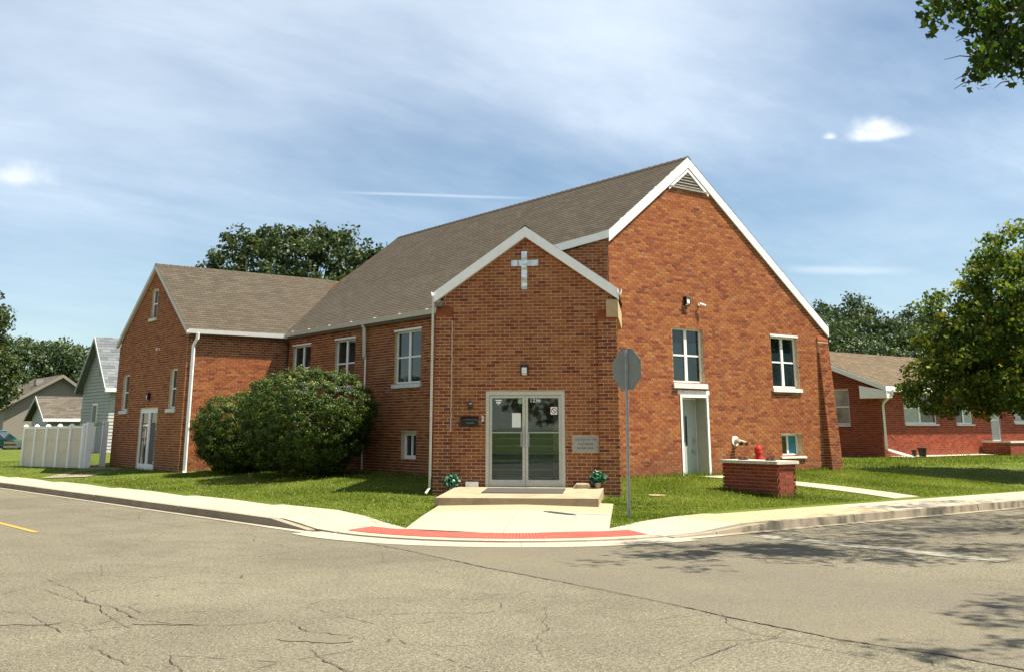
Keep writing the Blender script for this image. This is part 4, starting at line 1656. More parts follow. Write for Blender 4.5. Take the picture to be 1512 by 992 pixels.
    for a, b, side in ((s0 + 0.079, mid - 0.004, 0), (mid + 0.004, s1 - 0.079, 1)):
        mb = MB()
        c, d = z0 + 0.025, z1 - 0.08
        st = 0.06
        for q in ((a, a + st, c, d), (b - st, b, c, d), (a + st, b - st, c, c + 0.13), (a + st, b - st, d - 0.06, d)):
            F_VES.box(mb, q[0], q[1], -0.06, -0.012, q[2], q[3])
        lf = mb.build('door_leaf', 'door_aluminium', dr)
        mb = MB()
        F_VES.box(mb, a + st, b - st, -0.042, -0.030, c + 0.13, d - 0.06)
        mb.build('door_pane', 'door_glass', dr)
        mb = MB()
        F_VES.box(mb, a + st, b - st, -0.03, 0.012, 1.595, 1.622)
        hs = b - st - 0.035 if side == 0 else a + st + 0.01
        F_VES.box(mb, hs, hs + 0.022, -0.01, 0.03, 1.33, 1.594)
        F_VES.box(mb, hs, hs + 0.022, -0.029, 0.03, 1.31, 1.329)
        mb.build('push_bar', 'galvanised', dr)
    mb = MB()
    F_VES.box(mb, mid - 0.035, mid - 0.01, -0.011, 0.0, 1.3, 1.75)
    mb.build('lock_plate', 'galvanised', dr)
    # stickers, notices and the house number on the glass
    gd = -0.026

    def sheet(name, a, b, c, d, mat, dd=0.0):
        mb = MB()
        F_VES.box(mb, a, b, gd + dd, gd + dd + 0.0015, c, d)
        return mb.build(name, mat, dr)
    sheet('paper_notice', -0.325, -0.125, 1.72, 2.03, 'paper')
    sheet('white_sticker', -0.705, -0.56, 2.30, 2.325, 'sign_white')
    sheet('white_sticker', -0.685, -0.58, 2.245, 2.285, 'sign_white')
    sheet('white_sticker', -0.65, -0.615, 2.215, 2.228, 'sign_white')
    mb = MB()
    cpt = F_VES.p(-0.14, gd + 0.001, 2.29)
    pts = [F_VES.p(-0.14 + 0.055 * math.cos(q * math.pi / 9), gd + 0.0015, 2.29 + 0.06 * math.sin(q * math.pi / 9)) for q in range(18)]
    mb.face(pts)
    mb.build('round_sticker', 'sticker_green', dr)
    sq = sheet('warning_sticker', 0.545, 0.695, 2.0, 2.165, 'sign_white')
    mb = MB()
    cs, cz = 0.62, 2.083
    for q in range(24):
        t0, t1 = q * math.pi / 12, (q + 1) * math.pi / 12
        mb.face([F_VES.p(cs + r * math.cos(t), gd + 0.004, cz + r * math.sin(t)) for r, t in ((0.048, t0), (0.064, t0), (0.064, t1), (0.048, t1))])
    mb.face([F_VES.p(cs + x, gd + 0.0045, cz + z) for x, z in ((-0.045, 0.032), (-0.032, 0.045), (0.045, -0.032), (0.032, -0.045))][::-1])
    mb.build('prohibition_ring', 'sticker_maroon', sq)
    text_part('house_number', '1236', 0.125, 'sign_white', dr, F_VES.p(0.20, gd + 0.003, 2.305), F_VES)
    # inside: floor, side walls and stairs up to the nave
    inn = link('vestibule_interior', None, ch)
    mb = MB()
    F_VES.box(mb, -1.0, 1.0, -0.75, -0.10, 0.36, 0.445)
    mb.build('floor', 'interior_floor', inn)
    mb = MB()
    F_VES.box(mb, -1.05, -1.0, -2.9, -0.12, 0.4, 3.9)
    F_VES.box(mb, 0.52, 1.05, -2.9, -0.85, 0.4, 3.9)
    F_VES.box(mb, -1.0, 0.52, -2.9, -2.85, 1.4, 3.9)
    mb.build('inner_wall', 'interior_wall', inn)
    mb = MB()
    F_VES.box(mb, -1.05, 1.05, -2.9, -0.12, 3.9, 3.95)
    mb.build('ceiling', 'interior_wall', inn)
    for i in range(8):
        zt = 0.445 + (i + 1) * 0.172
        dd = -0.75 - i * 0.27
        mb = MB()
        F_VES.box(mb, -0.995, 0.515, dd - 0.275, dd, zt - 0.172, zt - 0.03)
        st = mb.build('stair', 'interior_floor', inn)
        mb = MB()
        F_VES.box(mb, -0.995, 0.515, dd - 0.275, dd + 0.025, zt - 0.029, zt)
        mb.build('nosing', 'stair_nosing', st)
    # stone with the worn inscription, set in the front
    mb = MB()
    F_VES.box(mb, 1.02, 1.62, 0.0, 0.016, 1.17, 1.55)
    pl = mb.build('cornerstone', 'tan_stone', ch)
    mb = MB()
    F_VES.box(mb, 1.055, 1.585, 0.012, 0.021, 1.205, 1.515)
    pf = mb.build('stone_face', 'plaque_stone', pl)
    text_part('inscription', 'CHURCH OF THE', 0.062, 'plaque_letter', pl, F_VES.p(1.32, 0.0215, 1.455), F_VES, 0.001)
    text_part('inscription', 'NAZARENE', 0.066, 'plaque_letter', pl, F_VES.p(1.32, 0.0215, 1.365), F_VES, 0.001)
    mb = MB()
    x = 1.14
    while x < 1.50:
        w = random.uniform(0.012, 0.03)
        F_VES.box(mb, x, x + w, 0.0205, 0.0225, 1.255 + random.uniform(0, .01), 1.285 + random.uniform(0, .02))
        x += w + random.uniform(0.012, 0.04)
    mb.build('worn_marks', 'plaque_letter', pl)
    # pale run of leached lime down the left buttress joint
    mb = MB()
    pts = [(-1.70 + random.uniform(-.008, .008), z) for z in np.arange(1.62, 4.12, 0.075)]
    for (a, z), (b, zz) in zip(pts, pts[1:]):
        F_VES.box(mb, a - 0.011, a + 0.012, 0.0, 0.112 - 0.0098 * (z - 0.1) + 0.004, z, zz)
    mb.build('lime_streak', 'efflorescence', ch)
    # steps
    def step_block():
        mb = MB()
        P = lambda s, t, z: tuple((VO + VE * s + VN * t).xy) + (z,)
        s0, s1, L = -1.56, 1.70, 2.35
        c0 = Vector(P(s0, L, 0))
        zb0, zb1 = 0.05, 0.05
        mb.hexa([P(s0, L, zb0), P(s1, L, zb1), P(s1, 0.0, 0.05), P(s0, 0.0, 0.05), P(s0, L, 0.355), P(s1, L, 0.365), P(s1, 0.0, 0.45), P(s0, 0.0, 0.45)], 0.3)
        return mb.build('entrance_step', 'step_concrete', ch)
    step_block()
    lay_bricks('church', ch, 'church_brick')
    lay_shingles('church', ch, 'church_shingle')
    return ch


CHURCH = build_church()


# ------------------------------------------------------------------ foliage
def unit(n):
    v = rng.normal(size=(n, 3))
    return v / np.linalg.norm(v, axis=1, keepdims=True)


LEAF = {
    'diamond': np.array([(0, -0.5, 0), (0.30, 0.02, 0.05), (0, 0.5, 0), (-0.30, 0.02, 0.05)]),
    'lobed': np.array([(0, -0.55, 0), (0.20, -0.42, 0.03), (0.30, -0.18, 0.05), (0.47, 0.10, 0.09), (0.22, 0.10, 0.03), (0.13, 0.28, 0.02), (0.03, 0.62, -0.05),
                       (-0.10, 0.24, 0.02), (-0.25, 0.13, 0.03), (-0.40, 0.16, 0.08), (-0.33, -0.16, 0.05), (-0.17, -0.40, 0.03)]),
}


def leaf_mesh(name, centers, normals, size, tint, mat, shape='diamond', flat=0.6, up=0.0):
    """one polygon per leaf; normals bias which way the leaves face"""
    n = len(centers)
    nr = normals * flat + unit(n) * (1 - flat * 0.4) + np.array([0, 0, up])
    nr /= np.linalg.norm(nr, axis=1, keepdims=True)
    r = unit(n)
    a = np.cross(nr, r)
    a /= np.linalg.norm(a, axis=1, keepdims=True) + 1e-9
    b = np.cross(nr, a)
    L = LEAF[shape]
    sz = size * rng.uniform(0.65, 1.3, n)
    k = len(L)
    V = np.zeros((n, k, 3))
    for i, (x, y, z) in enumerate(L):
        V[:, i] = centers + (a * x + b * y + nr * z) * sz[:, None]
    return quads_mesh(name, V.reshape(-1, 3), k, tint, mat)


def clump_cloud(lobes, n_clumps, per, clump_r, shell=0.55, low_cut=-1.0):
    """leaf positions: clumps spread over ellipsoid lobes, leaves spread over each clump"""
    vol = np.array([l[3] * l[4] * l[5] for l in lobes]) ** 0.72
    w = vol / vol.sum()
    which = rng.choice(len(lobes), n_clumps, p=w)
    C = np.array([l[:3] for l in lobes])[which]
    A = np.array([l[3:6] for l in lobes])[which]
    d = unit(n_clumps)
    d[:, 2] = np.where(d[:, 2] < low_cut, -d[:, 2], d[:, 2])
    rad = np.where(rng.random(n_clumps) < shell, rng.uniform(0.82, 1.05, n_clumps), rng.uniform(0.3, 0.95, n_clumps) ** 0.6)
    cc = C + d * A * rad[:, None]
    cn = d / A
    cn /= np.linalg.norm(cn, axis=1, keepdims=True)
    ctint = rng.normal(0, 0.13, n_clumps)
    cr = clump_r * rng.uniform(0.55, 1.45, n_clumps)
    ids = np.repeat(np.arange(n_clumps), per)
    off = unit(len(ids)) * (rng.random(len(ids)) ** 0.45)[:, None]
    off[:, 2] *= 0.7
    pts = cc[ids] + off * cr[ids][:, None]
    nn = cn[ids] * 0.6 + off * 0.6
    return pts, nn, ctint[ids], cc, off[:, 2]


def limbs(mb, base, top, r0, tips, rng_, bend=0.25, r_tip=0.03):
    """tapered trunk and limbs that fork from it towards the given tips"""
    base, top = Vector(base), Vector(top)
    mid = base.lerp(top, 0.5) + Vector((rng_.uniform(-.15, .15), rng_.uniform(-.15, .15), 0))
    mb.tube([base - Vector((0, 0, 0.15)), base + Vector((0, 0, 0.25)), mid, top], [r0 * 1.45, r0 * 1.05, r0 * 0.85, r0 * 0.55], 9)
    for t in tips:
        t = Vector(t)
        f = rng_.uniform(0.45, 1.0)
        s = base.lerp(top, f)
        m1 = s.lerp(t, 0.4) + Vector((rng_.uniform(-bend, bend), rng_.uniform(-bend, bend), rng_.uniform(0, bend)))
        m2 = s.lerp(t, 0.75) + Vector((rng_.uniform(-bend, bend), rng_.uniform(-bend, bend), rng_.uniform(0, bend)))
        rr = r0 * (0.5 - 0.25 * f)
        mb.tube([s, m1, m2, t], [rr, rr * 0.5, rr * 0.2, min(r_tip, 0.012)], 6)


def make_tree(name, base, label, lobes, n_clumps, per, clump_r, leaf, mat, trunk_r=0.25, trunk_top=None, shape='diamond', group=None, category='tree',
              bark='bark', shell=0.55, tips=None, extra=None, tint0=0.45, tint_up=0.12, smooth_trunk=True, flat=0.6):
    t = thing(name, base, label, category, group)
    pts, nn, ct, cc, oz = clump_cloud(lobes, n_clumps, per, clump_r, shell)
    if extra is not None:
        pts, nn, ct, oz = (np.concatenate([pts, extra[0]]), np.concatenate([nn, extra[1]]), np.concatenate([ct, extra[2]]), np.concatenate([oz, np.zeros(len(extra[0]))]))
    keep = pts[:, 2] > base[2] + 0.15
    pts, nn, ct, oz = pts[keep], nn[keep], ct[keep], oz[keep]
    tint = np.clip(tint0 + ct + tint_up * oz + rng.normal(0, 0.16, len(pts)), 0, 1)  # tint_up puts sun highlights into the leaf colour at each clump's top
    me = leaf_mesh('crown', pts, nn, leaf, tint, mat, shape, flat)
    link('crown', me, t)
    mb = MB()
    rr = random.Random(len(name) + int(base[0] * 10))
    top = trunk_top or (base[0], base[1], base[2] + 0.55 * max(l[2] - base[2] for l in lobes))
    if tips is None:
        tips = [tuple(cc[i]) for i in rng.choice(len(cc), min(len(cc), 16), replace=False)]
    limbs(mb, base, top, trunk_r, tips, rr)
    mb.build('trunk', bark, t, smooth=smooth_trunk)
    return t


def build_trees():
    # broad oak rising behind the church roofs
    b = (24.6, 52.3, 0.5)
    lobes = [(b[0], b[1], 9.0, 4.6, 4.6, 3.6), (b[0] - 3.4, b[1] + 2.2, 7.7, 2.9, 3.0, 2.6), (b[0] - 1.7, b[1] + 1.2, 10.0, 2.6, 2.6, 2.5), (b[0] + 1.5, b[1] - 1.0, 10.2, 2.6, 2.8, 2.5),
             (b[0] + 3.6, b[1] - 2.4, 9.0, 2.7, 2.6, 2.5), (b[0] + 4.6, b[1] - 3.5, 8.4, 2.2, 2.2, 2.2), (b[0] + 5.6, b[1] - 4.3, 7.8, 1.8, 1.8, 2.0), (b[0] + 6.6, b[1] - 5.0, 8.0, 1.3, 1.3, 1.6), (b[0] - 4.3, b[1] + 3.0, 6.8, 2.2, 2.2, 2.2)]
    make_tree('oak_tree', b, 'broad dark oak crown rising behind the church roofs', lobes, 900, 70, 0.55, 0.23, 'oak_leaf', 0.5, group=None, bark='dark_bark', shell=0.72)
    # maple on the lawn at the right
    b = (32.3, 14.5, 0.35)
    lobes = [(31.6, 15.0, 4.6, 2.7, 2.7, 2.5), (30.6, 15.9, 3.6, 2.2, 2.2, 1.5), (31.2, 14.9, 6.2, 1.6, 1.6, 1.5), (29.9, 16.6, 4.6, 1.3, 1.3, 1.3), (33.0, 14.2, 4.2, 2.6, 2.6, 2.2), (29.4, 16.9, 2.9, 1.3, 1.3, 0.8), (30.6, 14.6, 2.9, 2.0, 2.0, 0.9)]
    make_tree('maple_tree', b, 'leafy green maple with sunlit yellow painted into its upper leaves on the lawn in front of the low brick building', lobes, 1000, 64, 0.36, 0.115, 'maple_leaf', 0.16, shape='lobed', shell=0.72, tint0=0.56, tint_up=0.3)
    # trees beyond the low building
    far = [((59.2, 43.3, 0.4), 9.2, 4.6, 'dark green tree rising just right of the gable end'),
           ((66.5, 46.0, 0.4), 11.6, 5.0, 'tallest far tree between the church gable and the yellow-green maple'),
           ((74.0, 44.0, 0.4), 11.2, 5.2, 'far tree standing partly behind the yellow-green maple'),
           ((80.0, 38.0, 0.4), 10.6, 5.5, 'far tree showing at the right edge behind the maple')]
    for (bx, by, bz), h, r, lab in far:
        lobes = [(bx, by, h * 0.58, r * 0.85, r * 0.85, h * 0.33), (bx - r * 0.45, by + r * 0.3, h * 0.5, r * 0.6, r * 0.6, h * 0.3), (bx + r * 0.4, by - r * 0.4, h * 0.52, r * 0.6, r * 0.6, h * 0.32), (bx, by, h * 0.78, r * 0.5, r * 0.5, h * 0.2)]
        make_tree('background_tree', (bx, by, bz), lab, lobes, 460, 60, 0.7, 0.25, 'far_leaf', 0.35, group='trees beyond the low brick building', shell=0.7)
    # left edge and the wood line behind the houses
    b = (9.7, 56.0, 0.2)
    lobes = [(b[0] - 0.5, b[1] + 0.6, 4.7, 2.1, 2.1, 2.3), (b[0] + 0.7, b[1] - 0.4, 4.0, 1.5, 1.5, 1.5), (b[0] - 0.5, b[1], 6.9, 1.7, 1.7, 1.6)]
    make_tree('shade_tree', b, 'dense green tree at the left edge in front of the brown-roofed house', lobes, 420, 64, 0.42, 0.18, 'oak_leaf', 0.25, shell=0.7, tint0=0.55)
    row = [((15.5, 94), 10.5, 5.2, 'far tree behind the brown-roofed house, nearest the left edge'), ((22.5, 97), 10.2, 5.4, 'far tree behind the upper gable of the brown-roofed house'),
           ((28.5, 98), 9.4, 5.2, 'far tree showing just left of the grey sided house'), ((35.5, 101), 9.6, 5.6, 'far tree half hidden behind the grey sided house')]
    for (bx, by), h, r, lab in row:
        lobes = [(bx, by, h * 0.56, r * 0.9, r * 0.9, h * 0.36), (bx - r * 0.5, by, h * 0.62, r * 0.55, r * 0.55, h * 0.27), (bx + r * 0.5, by, h * 0.60, r * 0.55, r * 0.55, h * 0.27)]
        make_tree('background_tree', (bx, by, 0.1), lab, lobes, 340, 56, 0.8, 0.32, 'far_leaf', 0.35, group='trees behind the houses at the left', shell=0.72)
    # street tree on the far corner: crown overhead, shade on the road
    b = (23.0, -0.6, 0.1)
    lobes = [(24.8, 3.6, 11.8, 6.8, 4.0, 3.4), (18.0, 6.2, 10.8, 4.4, 2.2, 2.1), (25.0, 6.8, 10.8, 4.8, 2.4, 2.2), (25.5, -1.0, 12.0, 6.5, 5.0, 4.0), (14.6, 6.7, 9.8, 2.2, 1.3, 1.0), (12.3, 1.0, 9.3, 1.7, 0.8, 0.7), (17.2, 5.6, 9.2, 1.5, 1.2, 0.8), (19.5, 4.0, 9.3, 1.8, 1.5, 0.9), (15.0, 1.2, 10.2, 2.6, 1.0, 0.9)]
    tips = [(13.77, 7.6, 7.59), (14.19, 7.6, 8.01), (14.88, 7.58, 7.84), (15.4, 7.7, 7.62), (14.52, 7.23, 6.95), (14.93, 7.19, 7.52), (15.46, 7.34, 7.18), (15.72, 7.31, 8.1), (14.88, 6.89, 7.14),
            (15.32, 7.07, 6.96), (15.6, 7.05, 7.76), (15.49, 7.45, 8.21), (15.13, 6.62, 7.39), (14.77, 7.49, 6.93), (14.74, 7.63, 8.02), (15.69, 7.54, 7.46), (14.94, 6.62, 7.84), (14.79, 7.26, 7.62)]
    ex_p, ex_n, ex_t = [], [], []
    for i, tp in enumerate(tips):
        o = np.array(tp)
        for s in range(95):
            f = rng.random()
            q = o + np.array([0.20, -0.10, 0.42]) * f + np.clip(rng.normal(0, 0.11, 3), -0.19, 0.19)
            ex_p.append(q)
            ex_n.append((0, 0, 1))
            ex_t.append(rng.normal(0, 0.1))
    t = make_tree('street_tree', b, 'overhanging leafy branch of a street tree in the top right corner', lobes, 520, 48, 0.55, 0.125, 'maple_leaf', 0.36, shape='lobed', shell=0.6,
                  tips=[(16.3, 6.3, 9.0), (18, 5, 11), (20, 7, 10.5), (24, 7, 10.5), (27, 3, 11), (22, 1, 13), (19, 2, 12), (26, -2, 12), (17, 7, 10.5)], extra=(np.array(ex_p), np.array(ex_n), np.array(ex_t)), tint0=0.35, trunk_top=(21.5, 1.6, 7.5), flat=0.4)
    hub = Vector((16.3, 6.3, 9.0))
    mb = MB()
    for tp in tips:
        tp = Vector(tp)
        up = Vector((0, 0, 0.35))
        mb.tube([hub, hub.lerp(tp, 0.45) + up, hub.lerp(tp, 0.8) + up * 0.6, tp + Vector((0.05, -0.03, 0.12))], [0.03, 0.02, 0.012, 0.006], 5)
    mb.build('branchlets', 'dark_bark', t, kind='stuff')
    for a, c in (((14.63, 7.43, 6.86), (14.39, 7.65, 6.74)), ((14.6, 7.42, 6.94), (14.38, 7.61, 6.88)), ((14.58, 7.36, 7.22), (14.21, 7.65, 7.18)), ((14.47, 7.36, 7.47), (14.31, 7.49, 7.45)), ((15.05, 7.11, 6.86), (14.88, 7.27, 6.75)), ((14.76, 7.25, 7.11), (14.8, 7.3, 6.86))):
        a, c = Vector(a), Vector(c)
        mb = MB()
        mb.tube([a, a.lerp(c, 0.5) + Vector((0, 0, 0.04)), c], [0.012, 0.008, 0.004], 5)
        mb.build('bare_twig', 'dark_bark', t)
    # the two clipped shrubs by the nave wall
    for base, lobes, lab, nc in (
        ((13.0, 26.25, 0.36), [(13.0, 26.25, 2.25, 1.80, 1.95, 1.05), (13.0, 26.3, 1.6, 1.7, 1.85, 0.9), (13.0, 26.3, 1.05, 1.35, 1.5, 0.6)], 'larger rounded green shrub in front of the nave windows', 1900),
        ((12.5, 29.9, 0.34), [(12.5, 29.9, 1.80, 1.28, 1.28, 0.90), (12.5, 29.8, 1.30, 1.2, 1.25, 0.70), (12.5, 29.8, 0.95, 1.0, 1.1, 0.55)], 'smaller rounded green shrub nearer the wing wall', 1300)):
        tips = [(base[0] + 0.9 * math.cos(a), base[1] + 0.9 * math.sin(a), base[2] + 1.5) for a in np.arange(0, 6.2, 0.7)]
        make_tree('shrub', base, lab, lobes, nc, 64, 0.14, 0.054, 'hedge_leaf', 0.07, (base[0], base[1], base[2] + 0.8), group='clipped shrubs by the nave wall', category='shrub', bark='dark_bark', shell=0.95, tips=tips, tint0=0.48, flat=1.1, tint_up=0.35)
    # trees on the far side of the main street, behind the viewer, mirrored in the glass; unseen, made taller to shade the nave wall
    P, Nn, T = [], [], []
    for bx, by, r, h in ((-16, 5, 5, 13), (-16, 16, 6, 14), (-15, 27, 6, 15), (-16, -8, 6, 12), (-8, -24, 6, 10), (5, -26, 6, 11), (-16, 39, 6, 14), (-16, 52, 6, 13)):
        p, n_, c_, _, _ = clump_cloud([(bx, by, h * 0.6, r, r, h * 0.36), (bx + 1, by + 2, h * 0.45, r * .8, r * .8, h * .3)], 120, 36, 1.1, 0.7)
        P.append(p), Nn.append(n_), T.append(c_)
    P, Nn, T = np.concatenate(P), np.concatenate(Nn), np.concatenate(T)
    link('tree_belt', leaf_mesh('tree_belt', P, Nn, 0.6, np.clip(0.5 + T, 0, 1), 'far_leaf'), None, kind='stuff', label='unseen belt of trees across the main street', category='trees')


build_trees()


def build_grass():
    """blades over the lawn in view, thinning with distance, and clover heads"""
    def field(n, boxx, boxy, h, w, near):
        x = rng.uniform(*boxx, n)
        y = rng.uniform(*boxy, n)
        return x, y
    P, T = [], []
    areas = [((9.0, 15.0), (15, 32), 84000), ((12.2, 20), (13.2, 19.2), 66000), ((20, 27.5), (13.6, 19.2), 42000), ((27, 44), (13.6, 23.5), 30000), ((7.5, 12), (32, 48), 14000)]
    cl = []
    for bx, by, n in areas:
        xs, ys = rng.uniform(*bx, n), rng.uniform(*by, n)
        for x, y in zip(xs, ys):
            edge = min(x - lawn_left(y), y - lawn_right(x))
            if edge < -0.07 * rng.random() ** 2:
                continue
            rel = (x - VO.x, y - VO.y)
            s = rel[0] * VE.x + rel[1] * VE.y
            t = rel[0] * VN.x + rel[1] * VN.y
            if -6 < t < 2.38 and -1.57 < s < 1.72:
                continue
            jj = 0.06 * rng.random() ** 2
            if 1.5 < t < 7.5 and -1.56 + jj + 0.045 * (t - 1.5) < s < 1.96 - jj + 0.015 * (t - 1.5):
                continue
            if t < 0.1 and abs(s) < 2.0:
                continue
            if 20.45 + (18.75 - y) * 0.19 - 0.02 < x < 21.47 + (18.75 - y) * 0.19 and 13.6 < y < 19:
                continue
            if x > NAVE_X and y > GAB_Y and x < 26.8 or (x > WING_X and y > WING_Y and x < 20):
                continue
            if 18.44 < x < 18.98 and 14.68 < y < 16.15:
                continue
            z = max(lawn_z(x, y), pave_z(x, y)) if edge < 0.02 else lawn_z(x, y)
            th = rng.uniform(0, 6.283)
            pch = 0.5 + 0.5 * math.sin(x * 1.7 + 2 * math.sin(y * 0.9)) * math.sin(y * 1.3 + x * 0.4)
            h = rng.uniform(0.018, 0.045) * (0.7 + 0.7 * pch)
            if (y > 19.0 and x > 17.9) or x > 14.86 and y > 22 or (y > 31.98 and x > 11.5) or (18.3 < x < 19.1 and 14.5 < y < 16.3):
                h *= rng.uniform(1.2, 3.2)      # left standing along the walls
            w = rng.uniform(0.007, 0.014)
            lx, ly = rng.normal(0, 0.035, 2)
            c, s_ = math.cos(th) * w, math.sin(th) * w
            P += [(x - c, y - s_, z - 0.01), (x + c, y + s_, z - 0.01), (x + lx, y + ly, z + h)]
            T.append(min(1, max(0, rng.beta(2.2, 2.2) + 0.22 * (0.5 - pch))))
            if rng.random() < 0.006 and x < 24:
                cl.append((x, y, z + h))
    link('grass', quads_mesh('grass', P, 3, T, 'grass_blade'), None, kind='stuff', label='short green grass of the church lawn', category='grass')
    V, T = [], []
    for x, y, z in cl:
        r = rng.uniform(0.006, 0.011)
        for a, b in (((r, 0, 0), (0, 0, r * 1.4)), ((0, r, 0), (0, 0, r * 1.4))):
            V += [(x - a[0], y - a[1], z), (x + b[0], y + b[1], z - b[2]), (x + a[0], y + a[1], z), (x, y, z + b[2])]
            T.append(rng.random())
    link('clover_blossom', quads_mesh('clover_blossom', V, 4, T, 'clover'), None, kind='stuff', label='tiny white clover blossoms dotted over the lawn', category='clover')


build_grass()


# ------------------------------------------------------------------ things about the entrance
def build_entrance_things():
    P = F_VES.p
    # cross of creased foil-faced boards
    t = thing('cross', P(-0.03, 0.02, 4.8), 'white cross with creased silvery facing high on the entrance gable', 'cross')

    def creased(name, s0, s1, z0, z1, n, horiz, d0=0.012, amp=0.010):
        mb = MB()
        k = n
        L = []
        for i in range(k + 1):
            f = i / k
            d = d0 + 0.028 + random.uniform(-amp, amp)
            e = random.uniform(-0.025, 0.025) if 0 < i < k else 0
            if horiz:
                s = s0 + (s1 - s0) * f
                L.append((P(s + e, d, z0), P(s - e, d + random.uniform(-amp, amp), z1), P(s, d0, z0), P(s, d0, z1)))
            else:
                z = z0 + (z1 - z0) * f
                L.append((P(s1, d, z + e), P(s0, d + random.uniform(-amp, amp), z - e), P(s1, d0, z), P(s0, d0, z)))
        for a, b in zip(L, L[1:]):
            mb.face([a[0], b[0], b[1], a[1]])
            mb.face([a[2], b[2], b[0], a[0]])
            mb.face([a[1], b[1], b[3], a[3]])
        mb.face([L[0][0], L[0][1], L[0][3], L[0][2]])
        mb.face([L[-1][0], L[-1][2], L[-1][3], L[-1][1]])
        return mb.build(name, 'foil', t)
    creased('upright', -0.098, 0.034, 4.79, 5.68, 12, False)
    creased('cross_arm', -0.338, -0.10, 5.335, 5.475, 5, True)
    creased('cross_arm', 0.036, 0.296, 5.335, 5.475, 3, True, amp=0.004)
    wall_lamp('black box wall light with a pale lens above the glass entrance doors', F_VES, -0.03, 2.975)
    wall_lamp('black box wall light high on the sunlit gable above the tall window', F_GAB, 20.71, 5.06)
    wall_lamp('small box wall light above the glass double door of the wing', F_WG, -35.38, 2.72)
    # small lantern above the letter box
    t = thing('lantern', P(-1.265, 0.02, 2.15), 'small dark bronze round lantern above the black letter box', 'lantern')
    mb = MB()
    c = P(-1.265, 0.09, 2.12)
    mb.lathe(c, [(0.025, 0), (0.055, 0.02), (0.062, 0.09), (0.075, 0.105), (0.02, 0.16), (0.008, 0.19)], 10)
    mb.build('shade', 'dark_bronze', t)
    mb = MB()
    F_VES.box(mb, -1.295, -1.235, 0.008, 0.03, 2.12, 2.28)
    mb.tube([P(-1.265, 0.03, 2.24), P(-1.265, 0.07, 2.30), P(-1.265, 0.09, 2.30)], 0.010, 6)
    mb.build('bracket', 'dark_bronze', t)
    # letter box
    t = thing('letter_box', P(-1.28, 0.01, 1.76), 'black wall letter box left of the glass entrance doors', 'letter box')
    mb = MB()
    F_VES.box(mb, -1.47, -1.09, 0.008, 0.125, 1.755, 1.875)
    mb.build('body', 'black_metal', t)
    mb = MB()
    mb.hexa([P(-1.485, 0.15, 1.872), P(-1.075, 0.15, 1.872), P(-1.075, 0.008, 1.90), P(-1.485, 0.008, 1.90), P(-1.485, 0.145, 1.895), P(-1.075, 0.145, 1.895), P(-1.075, 0.008, 1.965), P(-1.485, 0.008, 1.965)])
    mb.build('lid', 'black_metal', t)
    mb = MB()
    pts = [P(-1.34 + 0.022 * i, 0.13, 1.818 + 0.006 * math.sin(i * 1.4)) for i in range(9)]
    mb.tube(pts, 0.005, 5)
    mb.build('emblem', 'galvanised', t)
    mb = MB()
    F_VES.box(mb, -1.52, -1.04, 0.008, 0.09, 1.742, 1.754)
    mb.build('paper_shelf', 'black_metal', t)
    # bell push by the frame
    t = thing('door_bell', P(-0.985, 0.01, 1.9), 'small pale bell push beside the entrance door frame', 'bell')
    mb = MB()
    F_VES.box(mb, -1.005, -0.965, 0.008, 0.03, 1.85, 1.97)
    mb.build('plate', 'lamp_lens', t)
    mb = MB()
    F_VES.box(mb, -0.995, -0.975, 0.03, 0.036, 1.90, 1.92)
    mb.build('button', 'black_plastic', t)
    # door mat
    T = lambda s, q, z: tuple((VO + VE * s + VN * q).xy) + (z,)
    zz = lambda q: 0.45 - 0.0395 * q + 0.003
    mb = MB()
    a, b = 0.42, 1.42
    mb.hexa([T(-0.78, b, zz(b)), T(0.92, b, zz(b)), T(0.90, a, zz(a)), T(-0.80, a, zz(a)), T(-0.78, b, zz(b) + 0.012), T(0.92, b, zz(b) + 0.012), T(0.90, a, zz(a) + 0.012), T(-0.80, a, zz(a) + 0.012)])
    o = mb.build('door_mat', 'rubber_mat', None, label='dark grey rubber mat lying on the entrance step', category='mat')
    # artificial greenery in pots, one each side
    for s, q, lab in ((-1.63, 0.20, 'green artificial plant in a small pot left of the entrance doors'), (1.58, 0.18, 'green artificial plant in a small pot right of the entrance doors, under the stone plaque')):
        c = T(s, q, zz(q) - (0.10 if s < -1.56 else 0))
        t = thing('potted_plant', c, lab, 'plant', 'artificial plants by the entrance')
        mb = MB()
        mb.lathe(c, [(0.055, 0), (0.075, 0.10), (0.08, 0.11), (0.07, 0.115)], 10)
        mb.build('pot', 'tan_stone', t)
        n = 120
        pp = np.array(c) + np.array([0, 0, 0.22]) + unit(n) * (rng.random(n) ** 0.5)[:, None] * np.array([0.17, 0.17, 0.15])
        nn = pp - (np.array(c) + np.array([0, 0, 0.05]))
        nn /= np.linalg.norm(nn, axis=1, keepdims=True)
        link('leaves', leaf_mesh('leaves', pp, nn, 0.12, np.clip(rng.normal(0.5, 0.25, n), 0, 1), 'silk_leaf', up=0.2), t)
    # loose masonry left on the step
    def block(s0, s1, q0, q1, z, h, lab, mat, name):
        mb = MB()
        mb.hexa([T(s0, q1, z), T(s1, q1, z), T(s1, q0, z), T(s0, q0, z), T(s0 + .004, q1 - .004, z + h), T(s1 - .004, q1 - .004, z + h), T(s1 - .004, q0 + .004, z + h), T(s0 + .004, q0 + .004, z + h)])
        return mb.build(name, mat, None, label=lab, category='brick')
    block(-1.34, -1.06, 0.05, 0.16, zz(0.16), 0.105, 'pale pinkish loose brick lying left of the entrance doors', 'sill_stone', 'loose_brick')
    t = thing('stone_slab', T(1.25, 0.2, zz(0.2)), 'tan stone door stop of stacked flat pieces right of the entrance doors', 'stone')
